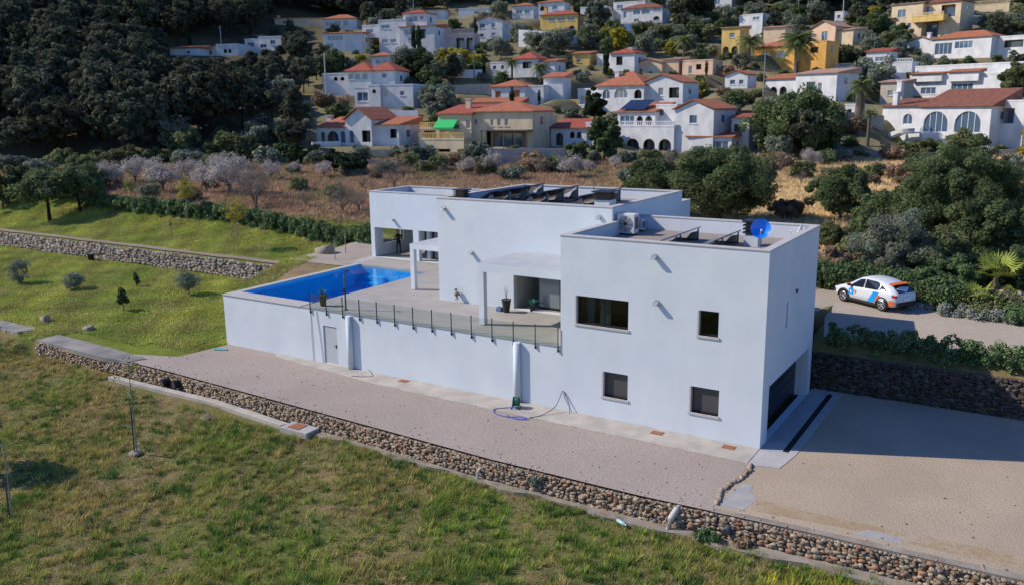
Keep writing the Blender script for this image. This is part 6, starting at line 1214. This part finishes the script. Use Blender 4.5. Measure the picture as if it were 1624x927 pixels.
for d_, x, y, z, u, v, forest in cands:
    r = rg.random()
    if forest:
        # olives along the lower edge of the wood
        edge = v > np.interp(u, [0, 200, 330, 400, 480], [300, 262, 205, 180, 150])
        if edge and r < .6 and u > 140 and nol < 140:
            k = int(rg.integers(0, 2)); sc = rg.uniform(.7, 1.1)
            if not blocked(x, y, z, 5*sc, 2.5*sc, d_): place(OLIV[k], x, y, sc, None, 'grey-green olive along the lower edge of the dark pine wood', 'olives at the edge of the wood', z=z); nol += 1
            continue
        k = int(rg.integers(0, 4)); sc = rg.uniform(.7, 1.15)
        if blocked(x, y, z, 10*sc, 3.3*sc, d_, .3): 
            if blocked(x, y, z, 5*sc*.7, 2*sc*.8, d_, .3): continue
            sc *= .55
        if npine < 290: place(PINES[k], x, y, sc, None, pl := 'dark pine in the '+('lowest rows at the foot' if v > 190 else 'middle height' if v > 110 else 'upper part')+' of the dense wood'+(' at left' if u < 400 else ' above the villas'), pl, z=z-.3); npine += 1
        else: far_stuff.append((x, y, z-.3, sc, k))
    else:
        if r < .10: kind = PINES[int(rg.integers(0, 4))]; hh, rr, sc = 10, 3.3, rg.uniform(.55, .85)
        elif r < .40: kind = OLIV[int(rg.integers(0, 2))]; hh, rr, sc = 5, 2.5, rg.uniform(.6, 1.0)
        elif r < .72: kind = GARD[0 if rg.random() < .55 else (1 if rg.random() < .75 else 2)]; hh, rr, sc = 4.6, 2.2, rg.uniform(.6, 1.15)
        else: kind = BUSH[int(rg.integers(0, 4))]; hh, rr, sc = 1.9, 1.5, rg.uniform(.7, 1.4)
        if blocked(x, y, z, hh*sc, rr*sc, d_):
            kind = BUSH[int(rg.integers(0, 3))]; hh, rr, sc = 1.9, 1.5, rg.uniform(.5, .9)
            if blocked(x, y, z, hh*sc, rr*sc, d_, .3): continue
        nm = kind.name.split('.')[0]
        if nm == 'hillside_bush':
            nb += 1
            if nb > 290: continue
        qn, qu, qv, qd = min(((i, (a+b)/2, (c+e)/2, hd) for i, (a, b, c, e, hd, hx, hy) in enumerate(HB)), key=lambda o_: abs(o_[1]-u)+1.3*abs(o_[2]-v))
        ki = [i for i, K_ in enumerate(BUSH+GARD) if K_ is kind]
        lb = {'pine_tree': 'dark pine', 'olive_tree': 'grey-green olive', 'garden_tree': ['', 'dark green garden tree', 'light green garden tree', 'yellow flowering mimosa'][max(ki[0]-3, 0)] if ki else '', 'hillside_bush': ['green bush', 'dark green bush', 'grey-green bush', 'dry brown bush'][min(ki[0], 3)] if ki else ''}[nm]
        w0 = (HB[qn][1]-HB[qn][0])/2; h0_ = (HB[qn][3]-HB[qn][2])/2
        lb += ' '+('just below' if v > qv+h0_ and abs(u-qu) < w0 else 'left of' if u < qu-w0*.6 else 'right of' if u > qu+w0*.6 else 'above' if v < qv else 'beside')+' the '+SHORT[qn]
        place(kind, x, y, sc, None, lb, lb, z=z-.15)
# the farther part of the wood reads as one mass
if far_stuff:
    Vs, Fs, Cs = [], [], []; off = 0
    pm_ = []
    for k in range(4):
        me = PINES[k].children[1].data if 'crown' in PINES[k].children[1].name else PINES[k].children[0].data
        nv = len(me.vertices); co = np.empty(nv*3, np.float32); me.vertices.foreach_get('co', co); cc = np.empty(nv*4, np.float32); me.color_attributes['Col'].data.foreach_get('color', cc); co = co.reshape(-1, 4, 3); cc = cc.reshape(-1, 4, 4)[..., :3]; pm_.append((co[::2], cc[::2]))
    for x, y, z, sc, k in far_stuff:
        co, cc = pm_[k]; a = rg.uniform(0, 6.28); ca, sa = math.cos(a), math.sin(a); q = co.reshape(-1, 3)*sc; q = np.stack([q[:, 0]*ca-q[:, 1]*sa+x, q[:, 0]*sa+q[:, 1]*ca+y, q[:, 2]+z], 1); c0 = q.reshape(-1, 4, 3).mean(1, keepdims=True); q = (c0+(q.reshape(-1, 4, 3)-c0)*1.3).reshape(-1, 3)
        Vs.append(q); Cs.append(cc.reshape(-1, 3)*rg.uniform(.75, 1.2)); 
    Vs = np.vstack(Vs); o = npmesh('far_wood', Vs, np.arange(len(Vs)).reshape(-1, 4), LPINE, None, np.vstack(Cs)); tag(o, 'dense dark pine wood covering the far upper slope', 'wood', kind='stuff')
for p in PINES+OLIV+GARD+BUSH+ALM+[CYP]+FSC:
    if p.location.length < 1e-3:
        for c in list(p.children): bpy.data.objects.remove(c)
        bpy.data.objects.remove(p)

# ------------------------------------------------------------------ grass
def grass(name, xr, yr, n, hmin, hmax, label, lm, keep, seed, bl=5, wd=.012, spread=.08, colf=None, zoff=0, ncl=None, big=1):
    rg = np.random.default_rng(seed); x = rg.uniform(*xr, n); y = rg.uniform(*yr, n); k = keep(x, y, rg); x, y = x[k], y[k]; n = len(x); z = h(x, y)+zoff; hs = rg.uniform(hmin, hmax, n)*(.7+.6*np.clip(.5+.5*vnoise(x, y, 1.3, seed), 0, 1)); c0 = colf(x, y, rg)
    X_ = np.repeat(x, bl)+rg.normal(0, spread, n*bl); Y_ = np.repeat(y, bl)+rg.normal(0, spread, n*bl); Z_ = np.repeat(z, bl); H_ = np.repeat(hs, bl)*rg.uniform(.55, 1.1, n*bl); a = rg.uniform(0, 6.28, n*bl); le = rg.uniform(.2, 1.1, n*bl)*H_; b = a+rg.uniform(-.8, .8, n*bl)+1.57; w_ = wd*rg.uniform(.6, 1.5, n*bl)
    p0 = np.stack([X_-np.cos(b)*w_, Y_-np.sin(b)*w_, Z_-.02], 1); p1 = np.stack([X_+np.cos(b)*w_, Y_+np.sin(b)*w_, Z_-.02], 1); p2 = np.stack([X_+np.cos(a)*le, Y_+np.sin(a)*le, Z_+H_], 1)
    V_ = np.stack([p0, p1, p2], 1).reshape(-1, 3); col = np.repeat(c0, bl, 0)*rg.uniform(.75, 1.3, (n*bl, 1)); o = npmesh(name, V_, np.arange(len(V_)).reshape(-1, 3), lm, None, np.repeat(col, 3, 0)); return tag(o, label, 'grass', kind='stuff')
LGR = leafm('grass_blade', (1, 1, 1), (.9, .9, .9), 0)
def colfront(x, y, rg):
    n = len(x); g = np.array([[.20, .27, .05]]); d_ = np.array([[.44, .36, .19]]); ye = np.array([[.36, .38, .06]]); dk = np.array([[.10, .18, .045]])
    t = np.clip(.42+.35*vnoise(x, y, 3.1, 1)+.3*vnoise(x, y, 1.1, 4)+.10*(x+12)/10+.05*(-10-y)/5+rg.normal(0, .22, n), 0, 1)[:, None]; c = d_*(1-t)+g*t; q = (rg.random(n) < .16)[:, None]; c = np.where(q, ye, c); q = (rg.random(n) < .18)[:, None]; return np.where(q, dk, c)
inview = lambda x, y: (lambda u: (u > -40) & (u < 1670))(812+FPX*(((np.stack([x, y, np.full(len(x), -1.)], 1)-CAM) @ cR)/((np.stack([x, y, np.full(len(x), -1.)], 1)-CAM) @ cF)))
def kf(x, y, rg):
    yw = ywall(x)-.32; k = (y < yw) & (((np.stack([x, y, np.full(len(x), -1.)], 1)-CAM) @ cF) > 8); k &= inview(x, y); dens = np.clip(.45+.45*vnoise(x, y, 1.9, 6)+.3*vnoise(x, y, .55, 8), .05, 1); k &= rg.random(len(x)) < dens
    k &= ~((x > -35) & (x < -20) & (y > -6.95)); k &= ~((x > -20.4) & (x < -18.4) & (y > -7.2) & (y < -6)); return k
grass('field_grass', (-60, 14), (-26, -5.2), 150000, .05, .15, 'low rough grass covering the front field', LGR, kf, 1, bl=6, wd=.013, colf=colfront)
def tuf(x, y, rg):
    yw = ywall(x)-.36; k = (y < yw) & (((np.stack([x, y, np.full(len(x), -1.)], 1)-CAM) @ cF) > 8) & inview(x, y)
    k &= ~((x > -35) & (x < -20) & (y > -6.95)); k &= ~((x > -20.4) & (x < -18.4) & (y > -7.2) & (y < -6))
    return k & (rg.random(len(x)) < np.clip(.55+.6*vnoise(x, y, 2.3, 11)+.3*vnoise(x, y, .8, 2), .06, 1))
def coltuf(x, y, rg):
    n = len(x); g = np.array([[.23, .35, .05]]); ye = np.array([[.47, .38, .14]]); dk = np.array([[.09, .19, .04]]); t = np.clip(.48-.55*vnoise(x, y, 3.1, 1)-.022*(x+10)+.2*vnoise(x, y, 7, 3)+rg.normal(0, .28, n), 0, 1)[:, None]; c = g*(1-t)+ye*t; q = (rg.random(n) < np.clip(.25+.45*vnoise(x, y, 1.7, 21), .05, .8))[:, None]; return np.where(q, dk, c)*rg.uniform(.7, 1.25, (n, 1))
grass('grass_tussock', (-60, 14), (-26, -5.2), 26000, .16, .34, 'thick grass tussocks scattered over the front field', LGR, tuf, 2, bl=34, wd=.013, spread=.085, colf=coltuf)
def collawn(x, y, rg):
    n = len(x); g = np.array([[.27, .37, .08]]); ye = np.array([[.60, .60, .13]]); b = np.array([[.46, .38, .18]]); t = np.clip(.45+.45*vnoise(x, y, 3.5, 7)+rg.normal(0, .2, n), 0, 1)[:, None]; c = g*(1-t)+ye*t; q = (rg.random(n) < np.clip(.25+.4*vnoise(x, y, 2.2, 31), .08, .7))[:, None]; return np.where(q, b*.85, c)*(.72+.5*np.clip(.5+.6*vnoise(x, y, 1.4, 4), 0, 1))[:, None]
def kl(x, y, rg):
    k = (x < -32.5) & (y < 13.3) & (y > -3.0-.8*(x < -43)) & inview(x, y); k &= ~((x > -39) & (y > 6+(-32.5-x)*.2) & (x > -37.5)); k &= ~((x > -36.5) & (y < -2.3+0*x)); k |= (x < -43.6) & (y <= -3) & (y > -9) & (x > -46.2); return k
grass('lawn_grass', (-112, -32.4), (-5, 13.4), 130000, .07, .20, 'bright green and yellow grass of the lower left lawn', LGR, kl, 3, bl=5, wd=.022, colf=collawn)
def ku(x, y, rg): return (y > 15.1) & (y < 26) & (x < -34) & inview(x, y) & ~((x > -41) & (y < 21))
grass('lawn_grass', (-130, -33), (15, 26), 90000, .07, .17, 'green grass of the upper left lawn behind the stone wall', LGR, ku, 4, bl=5, wd=.028, colf=collawn)
def coldry(x, y, rg):
    n = len(x); r_ = np.array([[.42, .28, .18]]); o_ = np.array([[.80, .60, .32]]); t = np.clip((x+44-.25*(y-40))/16+.5*vnoise(x, y, 5, 9)+rg.normal(0, .25, n), 0, 1)[:, None]; c = r_*(1-t)+o_*t; q = np.clip((vnoise(x, y, 6, 14)*1.2+rg.normal(0, .25, n))*(1-.8*t[:, 0]), 0, 1)[:, None]; return c*(1-q)+np.array([[.22, .22, .10]])*q
def kd(x, y, rg):
    P_ = np.stack([x, y, np.full(len(x), 4.)], 1)-CAM; s_ = -(x-CAM[0])*.532+(y-CAM[1])*.847; return (y > 25) & (s_ < 128) & inview(x, y) & (rg.random(len(x)) < .5+.5*(vnoise(x, y, 4, 3) > -.2))
grass('dry_field_grass', (-130, 40), (25, 110), 150000, .25, .55, 'reddish and ochre dry grass of the field behind the villa', LGR, kd, 5, bl=4, wd=.05, spread=.25, colf=coldry)
def kr(x, y, rg): return (x > -3) & (y > 19.5) & (y < 27) & inview(x, y)
grass('dry_field_grass', (-3, 26), (19, 27), 12000, .25, .5, 'ochre dry grass right behind the upper road', LGR, kr, 6, bl=5, wd=.03, spread=.2, colf=coldry)
# yellow flowers in the near right corner
def kfl(x, y, rg): return (y < ywall(x)-1.0) & (y > ywall(x)-2.6) & (x > 2.5) & (x < 8)
grass('field_flowers', (2.5, 8), (-9, -6.5), 420, .2, .34, 'small yellow flowers among the grass below the driveway', LGR, kfl, 7, bl=3, wd=.02, colf=lambda x, y, rg: np.tile(np.array([[.40, .40, .03]]), (len(x), 1)))

def kw(x, y, rg): return ((np.abs(y-ywall(x)-.06) < .10) & (rg.random(len(x)) < .12)) | ((np.abs(y-ywall(x)+.42) < .2) & (rg.random(len(x)) < .5))
grass('wall_weeds', (-36, 12), (-7.3, -5.2), 9000, .06, .16, 'small weeds along the top and foot of the front stone wall', LGR, kw, 8, bl=7, wd=.012, spread=.05, colf=coltuf)
def kp(x, y, rg): return ((np.abs(y+1.62+.0*x) < .07) & (x > -26) & (rg.random(len(x)) < .18)) | ((np.abs(x-.12) < .15) & (rg.random(len(x)) < .2) & (y < -1.8))
grass('yard_weeds', (-26, .4), (-5.6, -.4), 9000, .03, .08, 'tiny weeds along the edge between apron and gravel yard', LGR, kp, 9, bl=6, wd=.01, spread=.03, colf=coltuf, zoff=.07)

rg = np.random.default_rng(91); n_s = 230; xs_ = rg.uniform(-35, 11, n_s); ys_ = np.where(xs_ < 0, rg.uniform(-5.5, -1.8, n_s), rg.uniform(-5.4, 8.5, n_s)); bor = rg.random(n_s) < .45; ys_ = np.where(bor, ywall(xs_)+np.abs(rg.normal(.25, .25, n_s))+.12, ys_)
V_, F_, c_ = stones(np.column_stack([xs_, ys_, np.full(n_s, .03)]), np.column_stack([rg.uniform(.015, .05, n_s), rg.uniform(.015, .045, n_s), rg.uniform(.01, .022, n_s)]), np.array([(.44, .36, .29), (.36, .29, .24), (.48, .41, .35), (.30, .25, .21), (.44, .28, .20)])[rg.integers(0, 5, n_s)], 91)
tag(npmesh('loose_stones', V_, F_, STM, col=c_), 'loose stones and crumbs scattered over the gravel yard and driveway', 'loose stones', kind='stuff')
